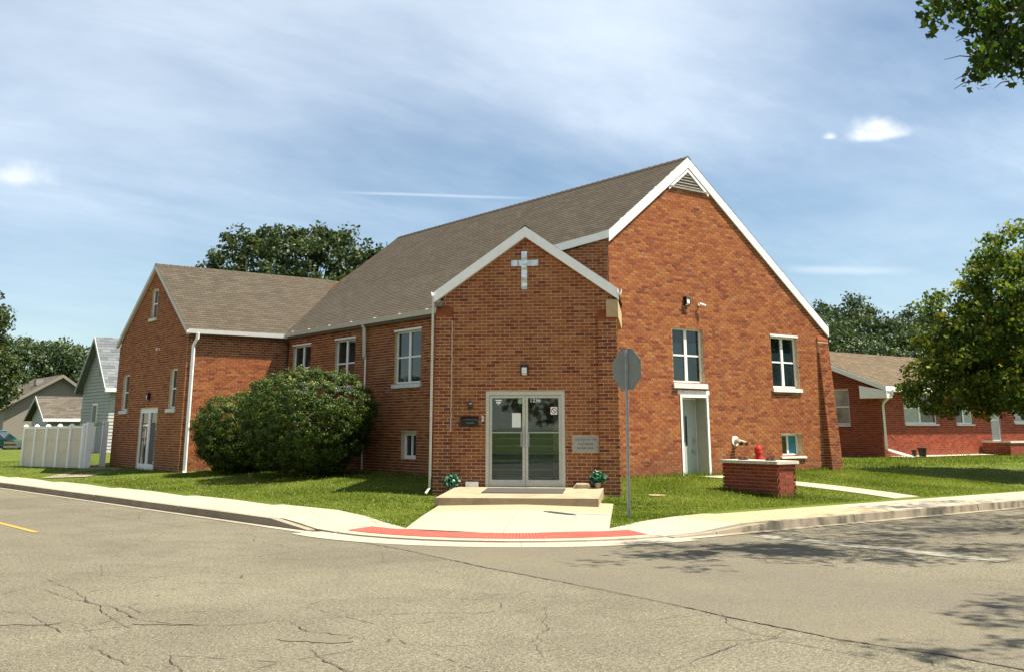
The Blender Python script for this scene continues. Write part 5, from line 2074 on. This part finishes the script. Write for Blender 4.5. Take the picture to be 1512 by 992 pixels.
    for i in range(3):
        mb = MB()
        s0, s1 = 1.05 + 0.03 * i, 1.44 - 0.02 * i
        z = zz(0.32) + i * 0.036
        mb.hexa([T(s0, 0.32, z), T(s1, 0.30, z), T(s1, 0.14, z), T(s0, 0.12, z), T(s0 + .01, 0.31, z + 0.034), T(s1 - .01, 0.29, z + 0.034), T(s1 - .01, 0.15, z + 0.034), T(s0 + .01, 0.13, z + 0.034)])
        mb.build('stone_piece', 'tan_stone', t)
    # floodlight stubs / conduit stub on the gables
    for fr, s, z, lab in ((F_GAB, 21.22, 5.0, 'small white security camera right of the gable wall light'), (F_WG, -34.75, 4.28, 'small white security camera high on the wing gable')):
        t = thing('security_camera', fr.p(s, 0.01, z), lab, 'camera')
        mb = MB()
        fr.box(mb, s - 0.03, s + 0.03, 0.008, 0.03, z - 0.03, z + 0.03)
        mb.tube([fr.p(s, 0.03, z), fr.p(s, 0.10, z + 0.01)], 0.012, 6)
        mb.build('mount', 'white_vinyl', t)
        mb = MB()
        mb.tube([fr.p(s - 0.05, 0.09, z + 0.02), fr.p(s + 0.12, 0.16, z - 0.03)], [0.035, 0.03], 8)
        mb.build('body', 'white_vinyl', t)
    mb = MB()
    mb.tube([(22.6, GAB_Y - 0.03, 0.35), (22.6, GAB_Y - 0.03, 0.9)], 0.03, 6)
    # stop sign seen from behind, facing the side street
    b = Vector((13.50, 14.16, 0.10))
    b.z = lawn_z(b.x, b.y)
    t = thing('stop_sign', tuple(b), 'grey back of an octagonal stop sign on its steel post', 'road sign')
    mb = MB()
    tilt = 0.010
    prof = [(-0.038, 0.0), (-0.014, 0.0), (-0.010, 0.028), (0.010, 0.028), (0.014, 0.0), (0.038, 0.0), (0.038, -0.004), (0.016, -0.004), (0.013, 0.024), (-0.013, 0.024), (-0.016, -0.004), (-0.038, -0.004)]
    k = len(prof)
    H = 3.02
    for z in (-0.1, H):
        for py_, px_ in prof:
            mb.v.append((b.x - px_ + z * tilt * 0.6, b.y + py_ - z * tilt, b.z + z))
    for i in range(k):
        j = (i + 1) % k
        mb.f.append((i, j, k + j, k + i))
        mb.t.append(0.5)
    mb.f.append(tuple(range(k, 2 * k)))
    mb.t.append(0.5)
    post = mb.build('post', 'galvanised', t)
    zc, rr = 2.66, 0.381 / math.cos(math.pi / 8)
    cx_, cy_ = b.x + zc * tilt * 0.6, b.y - zc * tilt
    ring = [(math.cos(math.pi / 8 + q * math.pi / 4) * rr, math.sin(math.pi / 8 + q * math.pi / 4) * rr) for q in range(8)]
    mb = MB()
    for x in (0.010, 0.0135):
        for u, v in ring:
            mb.v.append((cx_ + x, cy_ + u, b.z + zc + v))
    mb.f += [tuple(range(7, -1, -1)), tuple(range(8, 16))] + [(q, (q + 1) % 8, 8 + (q + 1) % 8, 8 + q) for q in range(8)]
    mb.t += [0.5] * 10
    plate = mb.build('plate', 'sign_back', t)
    mb = MB()
    mb.face([(cx_ + 0.0145, cy_ + u, b.z + zc + v) for u, v in ring])
    mb.build('face_border', 'sign_white', plate)
    mb = MB()
    mb.face([(cx_ + 0.0155, cy_ + u * 0.94, b.z + zc + v * 0.94) for u, v in ring])
    mb.build('red_face', 'sign_red', plate)
    fr_s = Frame((cx_, cy_), (0, 1))
    text_part('legend', 'STOP', 0.33, 'sign_white', plate, (cx_ + 0.0165, cy_, b.z + zc), fr_s, 0.0008)
    for z in (2.42, 2.90):
        mb = MB()
        mb.tube([(cx_ - 0.034, cy_, b.z + z), (cx_ - 0.022, cy_, b.z + z)], 0.012, 6)
        mb.build('bolt', 'galvanised', post)
    # old utility cover in the grass behind the sign
    mb = MB()
    cz = lawn_z(16.55, 16.65)
    mb.lathe((16.6, 16.5, cz - 0.02), [(0.20, 0), (0.20, 0.045), (0.18, 0.05)], 14)
    mb.build('utility_cover', 'aged_concrete', None, label='pale round concrete cover in the grass at the foot of the entrance corner', category='cover')


build_entrance_things()


def build_pier():
    x0, x1, y0, y1 = 18.43, 18.97, 14.66, 16.16
    zb = lawn_z(18.6, 15.2) - 0.1
    t = thing('brick_pier', (18.7, 15.4, zb), 'low dark red brick pier with a stone cap on the lawn by the side path', 'brick pier')
    fA = Frame((x0, 0), (0, -1))
    fB = Frame((0, y0), (1, 0))
    fC = Frame((x1, 0), (0, 1))
    fD = Frame((0, y1), (-1, 0))
    zt = 0.945
    for fr, a, b in ((fA, -y1, -y0), (fB, x0, x1), (fC, y0, y1), (fD, -x1, -x0)):
        wall_with_bricks('pier', 'pier_wall', fr, a, b, zb, [(a, zt), (b, zt)], [], t, brick_z0=zt - 30 * COURSE + 0.0, mat='pale_mortar')
    lay_bricks('pier', t, 'red_brick', 300)
    mb = MB()
    mb.hexa([(x0 - .10, y0 - .07, zt), (x1 + .12, y0 - .07, zt), (x1 + .12, y1 + .07, zt), (x0 - .10, y1 + .07, zt), (x0 - .10, y0 - .07, zt + .065), (x1 + .12, y0 - .07, zt + .065), (x1 + .12, y1 + .07, zt + .065), (x0 - .10, y1 + .07, zt + .065)])
    mb.build('cap', 'cap_stone', t)
    for y, lab in ((15.75, 'small dark iron bracket on the pier cap, the one nearer the side door'), (14.98, 'small dark iron bracket on the pier cap, the one nearer the street')):
        b = thing('bracket', (18.62, y, zt + .065), lab, 'bracket', 'iron brackets on the pier cap')
        mb = MB()
        mb.box((18.55, y - 0.10, zt + 0.066), (18.67, y + 0.10, zt + 0.085))
        mb.build('base_plate', 'dark_bronze', b)
        for dy in (-0.075, 0.055):
            mb = MB()
            mb.box((18.57, y + dy, zt + 0.086), (18.65, y + dy + 0.03, zt + 0.135))
            mb.build('lug', 'dark_bronze', b)
    # red standpipe behind the pier
    cx, cy = 20.0, 16.45
    zg = lawn_z(cx, cy)
    t = thing('standpipe', (cx, cy, zg), 'red capped fire standpipe post behind the brick pier', 'standpipe')
    mb = MB()
    mb.lathe((cx, cy, zg - 0.05), [(0.075, 0), (0.075, 0.66), (0.09, 0.665), (0.09, 0.70), (0.075, 0.705), (0.075, 0.80), (0.092, 0.805), (0.092, 0.835), (0.08, 0.84)], 14)
    mb.build('body', 'hydrant_red', t, smooth=False)
    mb = MB()
    mb.lathe((cx, cy, zg + 0.79), [(0.082, 0), (0.085, 0.07), (0.07, 0.11), (0.035, 0.13), (0.03, 0.15)], 14)
    mb.build('cap', 'hydrant_red', t)
    mb = MB()
    mb.tube([(cx + 0.06, cy - 0.06, zg + 0.62), (cx + 0.11, cy - 0.11, zg + 0.62)], 0.03, 8)
    mb.build('outlet', 'hydrant_red', t)
    # twin hose inlet on the gable wall
    s, z = 22.45, 1.36
    t = thing('hose_inlet', (s, GAB_Y - 0.02, z), 'brass twin hose inlet projecting from the sunlit gable wall', 'hose inlet')
    mb = MB()
    P = F_GAB.p
    mb.tube([P(s, 0.008, z), P(s, 0.03, z)], 0.14, 14)
    mb.build('wall_plate', 'white_vinyl', t)
    mb = MB()
    mb.tube([P(s, 0.03, z), P(s, 0.16, z)], [0.06, 0.07], 10)
    mb.build('pipe', 'brass', t)
    for ds in (-0.09, 0.11):
        mb = MB()
        mb.tube([P(s + ds * 0.3, 0.13, z), P(s + ds, 0.27, z - 0.05), P(s + ds * 1.1, 0.30, z - 0.06)], [0.05, 0.055, 0.065], 10)
        n = mb.build('nozzle', 'brass', t)
        mb = MB()
        mb.tube([P(s + ds * 1.1, 0.301, z - 0.06), P(s + ds * 1.15, 0.33, z - 0.07)], [0.058, 0.05], 10)
        mb.build('nozzle_cap', 'dark_bronze', n)


build_pier()


# ------------------------------------------------------------------ low brick building at the right
def build_low():
    X0, Y0, X1, zb = 36.3, 23.7, 62.0, 0.45
    t = thing('low_building', (45, 26, zb), 'low red brick building with a tan shingle roof at the right', 'building')
    fA = Frame((X0, 0), (0, -1))
    fB = Frame((0, Y0), (1, 0))
    ry, rz, ey, ez = 27.75, 5.0, 23.10, 3.30
    sl = (rz - ez) / (ry - ey)
    la = [(-26.35, -25.10, 1.84, 3.24)]
    yb = 2 * ry - Y0
    zt = lambda y: rz - sl * abs(y - ry) - 0.06
    wall_with_bricks('low', 'end_wall', fA, -yb, -Y0, zb, [(-yb, zt(yb)), (-ry, zt(ry)), (-Y0, zt(Y0))], la, t, mat='pale_mortar')
    fo = [(37.9, 40.3, 1.88, 3.1), (41.75, 43.1, 1.88, 3.1), (44.55, 45.40, 1.12, 3.0), (46.6, 48.9, 1.95, 3.1), (51, 53.4, 1.88, 3.1), (55.5, 58, 1.88, 3.1)]
    wall_with_bricks('low', 'front_wall', fB, X0, X1, zb, [(X0, 3.4), (X1, 3.4)], fo, t, mat='pale_mortar')
    lay_bricks('low', t, 'red_brick', 0)
    add_window(t, fA, *la[0], rec=0.05, panes='single', glass='blind_glass', sill=(1.77, 1.845, 0.03))
    for i, o in enumerate(fo):
        add_window(t, fB, *o, rec=0.06, panes='double' if o[1] - o[0] > 1 else 'single', curtain='curtain', sill=(o[2] - 0.07, o[2] + 0.005, 0.03))
    mb = MB()
    xe = X0 - 0.42
    mb.face([(xe, ey, ez), (X1, ey, ez), (X1, ry, rz), (xe, ry, rz)])
    mb.face([(xe, ry, rz), (X1, ry, rz), (X1, 2 * ry - ey, ez), (xe, 2 * ry - ey, ez)])
    roof = mb.build('roof', 'tan_shingle', t)
    shingle_plane('low', (xe, ey, ez), (X1, ey, ez), Vector((0, 1, sl)), (ry - ey) * math.hypot(1, sl), owner=roof)
    lay_shingles('low', t, 'tan_shingle', 0)
    # boxed eave and rake
    mb = MB()
    mb.hexa([(xe + .02, ey - .0, ez - .20), (X1, ey - .0, ez - .20), (X1, ey + .03, ez - .20), (xe + .02, ey + .03, ez - .20), (xe + .02, ey, ez - .012), (X1, ey, ez - .012), (X1, ey + .03, ez - .012), (xe + .02, ey + .03, ez - .012)])
    mb.build('fascia', 'white_paint', roof)
    mb = MB()
    mb.box((xe + .03, ey + .03, ez - .20), (X1, Y0 - .012, ez - .17))
    mb.build('soffit', 'white_paint', roof)
    for s in (1, -1):
        mb = MB()
        a, b = (xe, ry - s * (ry - ey), ez), (xe, ry, rz)
        q = [(a[0] - .02, a[1], a[2] - .2), (a[0] + .02, a[1], a[2] - .2), (b[0] + .02, b[1], b[2] - .2), (b[0] - .02, b[1], b[2] - .2), (a[0] - .02, a[1], a[2] - .012), (a[0] + .02, a[1], a[2] - .012), (b[0] + .02, b[1], b[2] - .012), (b[0] - .02, b[1], b[2] - .012)]
        mb.hexa(q)
        mb.build('rake_board', 'white_paint', roof)
    mb = MB()
    mb.box((xe + .021, ey + .035, ez - .46), (X0 - .012, Y0 + .25, ez - .205))
    mb.hexa([(xe + .0, ey, ez - .46), (xe + .02, ey, ez - .46), (xe + .02, Y0 + .6, ez - .46), (xe, Y0 + .6, ez - .46), (xe, ey, ez - .19), (xe + .02, ey, ez - .19), (xe + .02, Y0 + .6, ez + .04), (xe, Y0 + .6, ez + .04)])
    mb.build('eave_box', 'white_paint', roof)
    downspout(t, 'downspout', [(xe + .35, ey - .05, ez - .15), (xe + .35, ey - .03, ez - .3), (X0 + .1, Y0 - .10, ez - .62), (X0 + .06, Y0 - .09, ez - .75), (X0 + .06, Y0 - .09, 0.98), (X0 + .12, Y0 - .14, 0.88), (X0 + .75, Y0 - .75, 0.62)], 0.06, 'white_vinyl')
    mb = MB()
    mb.box((36.7, 28.0, 4.6), (37.3, 28.6, 5.62))
    ch = mb.build('chimney', 'red_brick', roof)
    mb = MB()
    mb.box((X0 - .16, 26.6, 0.62), (X0 - .01, 27.05, 0.95))
    mb.build('meter_box', 'utility_green', t)
    mb = MB()
    mb.face([(X0 + .3, Y0 - .75, lawn_z(X0, Y0) + .035), (44.2, Y0 - .75, lawn_z(44, Y0) + .035), (44.2, Y0, lawn_z(44, Y0) + .05), (X0 + .3, Y0, lawn_z(X0, Y0) + .05)])
    mb.build('gravel_strip', 'gravel_tan', t)
    # planter box by the far door
    p = thing('planter', (45.5, 22.9, .5), 'dark red brick planter with a flat stone edge against the low building', 'planter')
    x0, x1, y0, y1 = 43.5, 47.5, 22.4, 23.6
    for fr, a, b in ((Frame((x0, 0), (0, -1)), -y1, -y0), (Frame((0, y0), (1, 0)), x0, x1)):
        wall_with_bricks('planter', 'planter_wall', fr, a, b, .4, [(a, 1.10), (b, 1.10)], [], p, mat='pale_mortar')
    lay_bricks('planter', p, 'red_brick', 0)
    mb = MB()
    mb.box((x0 - .06, y0 - .06, 1.10), (x1 + .06, y0 + .2, 1.18))
    mb.box((x0 - .06, y0 + .201, 1.10), (x0 + .2, y1, 1.18))
    mb.build('coping', 'cap_stone', p)
    mb = MB()
    mb.box((x0 + .21, y0 + .21, .5), (x1, y1, 1.06))
    mb.build('soil_bed', 'soil', p)
    # black pots on the gravel
    for x, y, r, h, lab in ((37.9, 23.05, .17, .34, 'larger black plastic pot on the gravel by the low building'), (37.55, 23.2, .09, .26, 'slim black pot beside the larger pot')):
        z = lawn_z(x, y) + .03
        q = thing('plant_pot', (x, y, z), lab, 'pot', 'black pots by the low building')
        mb = MB()
        mb.lathe((x, y, z), [(r * .75, 0), (r, h * .88), (r * 1.12, h * .89), (r * 1.12, h), (r * .9, h), (r * .85, h * .8)], 12)
        mb.build('pot_body', 'black_plastic', q)
        mb = MB()
        mb.lathe((x, y, z + h * .8), [(r * .84, 0), (r * .3, .03)], 10)
        mb.build('pot_soil', 'soil', q)


build_low()


# ------------------------------------------------------------------ left background
def build_fence():
    A, B = Vector((10.48, 38.6, 0.22)), Vector((9.58, 43.2, 0.18))
    t = thing('vinyl_fence', tuple(A), 'pale tan vinyl privacy fence panels with white capped posts left of the wing', 'fence')
    n = 5
    d = (B - A) / n
    u = d.normalized()
    w = Vector((-u.y, u.x, 0))
    if w.x > 0:
        w = -w
    H = 1.58

    def obox(name, p, q, half, z0, z1, mat, par, off=0.0):
        mb = MB()
        o = w * off
        a, b = p + o, q + o
        mb.hexa([tuple(v) for v in ((a - w * half).xy.to_tuple() + (z0,), (a + w * half).xy.to_tuple() + (z0,), (b + w * half).xy.to_tuple() + (z0,), (b - w * half).xy.to_tuple() + (z0,),
                                    (a - w * half).xy.to_tuple() + (z1,), (a + w * half).xy.to_tuple() + (z1,), (b + w * half).xy.to_tuple() + (z1,), (b - w * half).xy.to_tuple() + (z1,))][::1])
        return mb.build(name, mat, par)
    for i in range(n + 1):
        p = A + d * i
        po = obox('post', p - u * .06, p + u * .06, .06, p.z - .1, p.z + H, 'white_vinyl', t)
        mb = MB()
        c = p
        z = p.z + H
        mb.hexa([(c.x - .085, c.y - .085, z), (c.x + .085, c.y - .085, z), (c.x + .085, c.y + .085, z), (c.x - .085, c.y + .085, z), (c.x - .03, c.y - .03, z + .07), (c.x + .03, c.y - .03, z + .07), (c.x + .03, c.y + .03, z + .07), (c.x - .03, c.y + .03, z + .07)])
        mb.build('cap', 'white_vinyl', po)
        if i < n:
            a, b = p + u * .065, p + d - u * .065
            obox('rail', a, b, .035, p.z + H - .10, p.z + H - .01, 'white_vinyl', t)
            obox('rail', a, b, .035, p.z + H * .70, p.z + H * .70 + .06, 'fence_vinyl', t)
            obox('rail', a, b, .035, p.z + .04, p.z + .14, 'fence_vinyl', t)
            m = 6
            for k in range(m):
                c0, c1 = a.lerp(b, k / m) + u * .004, a.lerp(b, (k + 1) / m) - u * .004
                obox('board', c0, c1, .012 + random.uniform(0, .003), p.z + .141, p.z + H - .101, 'fence_vinyl', t)
    g = thing('gate', (10.6, 38.55, .22), 'white gate frame with tall posts between the vinyl fence and the wing', 'gate')
    for (x, y, r, h, m) in ((10.62, 38.42, .10, 1.66, 'white_vinyl'), (11.42, 39.35, .085, 1.70, 'white_paint')):
        mb = MB()
        mb.box((x - r, y - r, .15), (x + r, y + r, .25 + h))
        mb.build('gate_post', m, g)
    mb = MB()
    mb.tube([(10.68, 38.5, 1.86), (11.36, 39.28, 1.86)], .018, 6)
    mb.tube([(10.68, 38.5, .35), (11.36, 39.28, .35)], .018, 6)
    mb.build('gate_rail', 'galvanised', g)
    for k in range(9):
        f = (k + .5) / 9
        mb = MB()
        x, y = 10.68 + .68 * f, 38.5 + .78 * f
        mb.tube([(x, y, .35), (x, y, 1.86)], .006, 5)
        mb.build('gate_bar', 'galvanised', g)
    # concrete pad from the gate to the pavement
    mb = MB()
    zf = lambda x, y: lawn_z(x, y) + .025
    P4 = [(8.5, 35.6), (9.4, 33.9), (11.3, 36.5), (10.9, 38.5)]
    mb.face([(x, y, zf(x, y)) for x, y in P4])
    mb.build('gate_path', 'curb_concrete', None, kind='structure')


build_fence()


def simple_house(name, label, X0, X1, Y0, Y1, zb, ez, rz, siding, roofm, over=.3, windows=(), door=None, lap=0.16, vent=None):
    """gable towards the street (-X); lap boards one by one on the faces in view"""
    t = thing(name, ((X0 + X1) / 2, (Y0 + Y1) / 2, zb), label, 'house')
    ym = (Y0 + Y1) / 2
    sl = (rz - ez) / (ym - Y0 + over)
    ztop = lambda y: rz - sl * abs(y - ym) - .05
    mb = MB()
    mb.face([(X0, Y1, zb), (X0, Y0, zb), (X0, Y0, ztop(Y0)), (X0, ym, ztop(ym)), (X0, Y1, ztop(Y1))])
    mb.face([(X0, Y0, zb), (X1, Y0, zb), (X1, Y0, ztop(Y0)), (X0, Y0, ztop(Y0))])
    mb.face([(X1, Y1, zb), (X0, Y1, zb), (X0, Y1, ztop(Y1)), (X1, Y1, ztop(Y1))])
    mb.face([(X1, Y0, zb), (X1, Y1, zb), (X1, Y1, ztop(Y1)), (X1, ym, ztop(ym)), (X1, Y0, ztop(Y0))])
    w = mb.build('wall', siding, t)
    fA, fB = Frame((X0, 0), (0, -1)), Frame((0, Y0), (1, 0))
    z = zb
    while z < rz - .2:
        half = min(Y1 - ym, (rz - .05 - z - lap) / sl)
        if half > .15:
            mb = MB()
            a, b = -(ym + half), -(ym - half)
            P = fA.p
            mb.hexa([P(a, .045, z), P(b, .045, z), P(b, 0, z), P(a, 0, z), P(a, .006, z + lap), P(b, .006, z + lap), P(b, 0, z + lap), P(a, 0, z + lap)])
            mb.build('lap_board', siding, w)
        if z + lap < ztop(Y0):
            mb = MB()
            P = fB.p
            mb.hexa([P(X0, .028, z), P(X1, .028, z), P(X1, 0, z), P(X0, 0, z), P(X0, .006, z + lap), P(X1, .006, z + lap), P(X1, 0, z + lap), P(X0, 0, z + lap)])
            mb.build('lap_board', siding, w)
        z += lap
    mb = MB()
    xa, xb = X0 - over, X1 + over
    ya, yb = Y0 - over, Y1 + over
    ze = rz - sl * (ym - ya)
    mb.face([(xa, ya, ze), (xb, ya, ze), (xb, ym, rz), (xa, ym, rz)])
    mb.face([(xa, ym, rz), (xb, ym, rz), (xb, yb, ze), (xa, yb, ze)])
    mb.face([(xa, ym, rz - .12), (xb, ym, rz - .12), (xb, ya, ze - .12), (xa, ya, ze - .12)])
    mb.face([(xa, yb, ze - .12), (xb, yb, ze - .12), (xb, ym, rz - .12), (xa, ym, rz - .12)])
    roof = mb.build('roof', roofm, t)
    shingle_plane(name + label, (xa, ya, ze), (xb, ya, ze), Vector((0, 1, sl)), (ym - ya) * math.hypot(1, sl), owner=roof, expo=.2, tab=.42)
    lay_shingles(name + label, t, roofm, 0)
    for p, q in (((ya, ze), (ym, rz)), ((ym, rz), (yb, ze))):
        mb = MB()
        mb.hexa([(xa - .03, p[0], p[1] - .18), (xa + .01, p[0], p[1] - .18), (xa + .01, q[0], q[1] - .18), (xa - .03, q[0], q[1] - .18), (xa - .03, p[0], p[1] + .01), (xa + .01, p[0], p[1] + .01), (xa + .01, q[0], q[1] + .01), (xa - .03, q[0], q[1] + .01)])
        mb.build('rake_board', siding, roof)
    mb = MB()
    mb.box((xa, ya - .02, ze - .16), (xb, ya + .01, ze + .01))
    mb.build('fascia', 'white_paint', roof)
    for (a, b, c, d) in windows:
        fr = fA
        wd = link('window', None, t)
        for nm, mt, (e, f, g, h), dep in (('frame', 'white_vinyl', (a - .09, b + .09, c - .09, d + .09), .075), ('pane', 'dull_glass', (a, b, c, d), .083)):
            mb = MB()
            fr.box(mb, e, f, 0, dep, g, h)
            mb.build(nm, mt, wd)
    if door:
        a, b, c, d = door
        dd = link('door', None, t)
        mb = MB()
        fA.box(mb, a - .08, b + .08, 0, .06, c, d + .08)
        mb.build('frame', 'white_vinyl', dd)
        mb = MB()
        fA.box(mb, a, b, .04, .072, c, d)
        mb.build('leaf', 'white_paint', dd)
        mb = MB()
        fA.box(mb, a + .22, b - .22, .05, .08, c + .65, d - .2)
        mb.build('pane', 'dull_glass', dd)
    if vent:
        mb = MB()
        fA.box(mb, vent[0], vent[1], 0, .07, vent[2], vent[3])
        mb.build('vent', 'louver_grey', t)
    return t


def build_left():
    simple_house('sided_house', 'grey lap-sided gabled house behind the vinyl fence', 15.0, 24.0, 51.4, 56.0, .1, 3.55, 6.15, 'grey_siding', 'grey_shingle', .35,
                 windows=((-53.85, -53.2, 1.95, 2.80),), door=(-54.0, -53.15, .2, 1.72), vent=(-53.35, -52.9, 4.25, 4.5))
    simple_house('garage_house', 'brown-roofed garage with a low front gable left of the grey house', 15.8, 22.0, 65.9, 69.8, .1, 2.25, 3.6, 'grey_siding', 'brown_shingle', .4, lap=.2)
    # taller house behind, its ridge running away from the street corner
    t = thing('tan_house', (18.2, 77.5, .1), 'tall brown-roofed house behind the garage', 'house')
    xr, zr, xl, xe, ze, y0, y1 = 18.3, 5.2, 14.6, 21.6, 3.0, 74.0, 82.0
    mb = MB()
    mb.face([(xl + .4, y0, .1), (xe - .4, y0, .1), (xe - .4, y0, ze + .2), (xr, y0, zr - .1), (xl + .4, y0, ze + .2)])
    mb.face([(xl + .4, y1, .1), (xl + .4, y0, .1), (xl + .4, y0, ze + .2), (xl + .4, y1, ze + .2)])
    mb.face([(xe - .4, y0, .1), (xe - .4, y1, .1), (xe - .4, y1, ze + .2), (xe - .4, y0, ze + .2)])
    mb.build('wall', 'tan_siding', t)
    mb = MB()
    yo = y0 - .4
    mb.face([(xl, y1, ze), (xl, yo, ze), (xr, yo, zr), (xr, y1, zr)])
    mb.face([(xr, y1, zr), (xr, yo, zr), (xe, yo, ze), (xe, y1, ze)])
    roof = mb.build('roof', 'brown_shingle', t)
    sl = (zr - ze) / (xr - xl)
    shingle_plane('tan', (xl, y1, ze), (xl, yo, ze), Vector((1, 0, sl)), (xr - xl) * math.hypot(1, sl), owner=roof, expo=.2, tab=.42)
    lay_shingles('tan', t, 'brown_shingle', 0)
    for p, q in (((xl, ze), (xr, zr)), ((xr, zr), (xe, ze))):
        mb = MB()
        mb.hexa([(p[0], yo - .03, p[1] - .2), (q[0], yo - .03, q[1] - .2), (q[0], yo + .01, q[1] - .2), (p[0], yo + .01, p[1] - .2), (p[0], yo - .03, p[1] + .01), (q[0], yo - .03, q[1] + .01), (q[0], yo + .01, q[1] + .01), (p[0], yo + .01, p[1] + .01)])
        mb.build('rake_board', 'tan_siding', roof)
    for x, y, w in ((17.4, 76.0, .3), (16.8, 78.2, .12)):
        z = zr - sl * (xr - x)
        mb = MB()
        mb.box((x - w, y - w, z - .1), (x + w * .6, y + w, z + .28))
        mb.build('roof_vent', 'louver_grey', roof)
    mb = MB()
    mb.box((xl - .03, y0 - .4, ze - .2), (xl + .01, y1, ze + .01))
    mb.build('fascia', 'white_paint', roof)
    simple_house('rear_cottage', 'low tan addition with a brown roof between the garage and the grey house', 17.4, 24.0, 58.4, 63.4, .1, 2.7, 3.5, 'tan_siding', 'brown_shingle', .35, lap=.2,
                 windows=((-60.2, -59.5, 1.4, 2.3), (-61.4, -60.7, 1.4, 2.3)))
    # car and trailer on the drive at the left edge
    def place(fr, o):
        return lambda s, d, z: (o[0] + fr[0] * s - fr[1] * d, o[1] + fr[1] * s + fr[0] * d, o[2] + z)
    e = (.80, -.60)
    Q = place(e, (12.55, 66.2, .12))
    t = thing('parked_car', Q(0, 0, 0), 'dark teal parked car cut off by the left edge of the picture', 'car')

    def loft(prof, halfs, mat, name, par):
        mb = MB()
        k = len(prof)
        for side in (-1, 1):
            for (s, z), h in zip(prof, halfs):
                mb.v.append(Q(s, side * h, z))
        mb.f.append(tuple(range(k)))
        mb.f.append(tuple(range(2 * k - 1, k - 1, -1)))
        for i in range(k):
            j = (i + 1) % k
            mb.f.append((i, k + i, k + j, j))
        mb.t += [.5] * (k + 2)
        return mb.build(name, mat, par)
    body = loft([(-2.2, .3), (-2.25, .62), (-2.1, .85), (-1.0, .93), (1.2, .95), (2.05, .92), (2.2, .7), (2.2, .32)], [.8, .84, .82, .86, .86, .82, .8, .8], 'car_teal', 'body', t)
    loft([(-1.15, .94), (-.45, 1.38), (.9, 1.42), (1.55, .96)], [.80, .62, .62, .76], 'window_glass', 'glasshouse', body)
    loft([(-.5, 1.385), (-.4, 1.44), (.85, 1.47), (.95, 1.42)], [.63, .58, .58, .63], 'car_teal', 'roof_panel', body)
    for s in (-1.35, 1.35):
        for d in (-.78, .78):
            mb = MB()
            mb.tube([Q(s, d - .1, .32), Q(s, d + .1, .32)], .32, 16)
            wv_ = mb.build('wheel', 'tyre', t)
            mb = MB()
            sg = 1 if d > 0 else -1
            mb.tube([Q(s, d + .101 * sg, .32), Q(s, d + .115 * sg, .32)], .19, 12)
            mb.build('rim', 'galvanised', wv_)
    Q2 = place(e, (14.3, 63.9, .12))
    t = thing('utility_trailer', Q2(0, 0, 0), 'low utility trailer with timber sides beside the parked car', 'trailer')
    mb = MB()
    def qbox(mb, s0, s1, d0, d1, z0, z1):
        mb.hexa([Q2(s0, d0, z0), Q2(s1, d0, z0), Q2(s1, d1, z0), Q2(s0, d1, z0), Q2(s0, d0, z1), Q2(s1, d0, z1), Q2(s1, d1, z1), Q2(s0, d1, z1)])
    qbox(mb, -1.0, 1.0, -.6, .6, .38, .46)
    mb.build('bed', 'black_metal', t)
    for d in (-.6, .56):
        for z in (.52, .74):
            mb = MB()
            qbox(mb, -1.0, 1.0, d, d + .04, z, z + .12)
            mb.build('side_rail', 'timber', t)
        for s in (-.95, 0, .9):
            mb = MB()
            qbox(mb, s, s + .06, d + .041, d + .08, .40, .90)
            mb.build('stake', 'black_metal', t)
    for d in (-.68, .68):
        mb = MB()
        mb.tube([Q2(0, d - .08, .28), Q2(0, d + .08, .28)], .28, 14)
        mb.build('wheel', 'tyre', t)
    mb = MB()
    mb.tube([Q2(1.0, 0, .42), Q2(1.7, 0, .36)], .04, 6)
    mb.build('drawbar', 'black_metal', t)
    mb = MB()
    mb.face([(6, 56, .26), (30, 56, .47), (30, 64.9, .50), (5, 71, .26)])
    mb.build('driveway', 'concrete', None, kind='structure')


build_left()
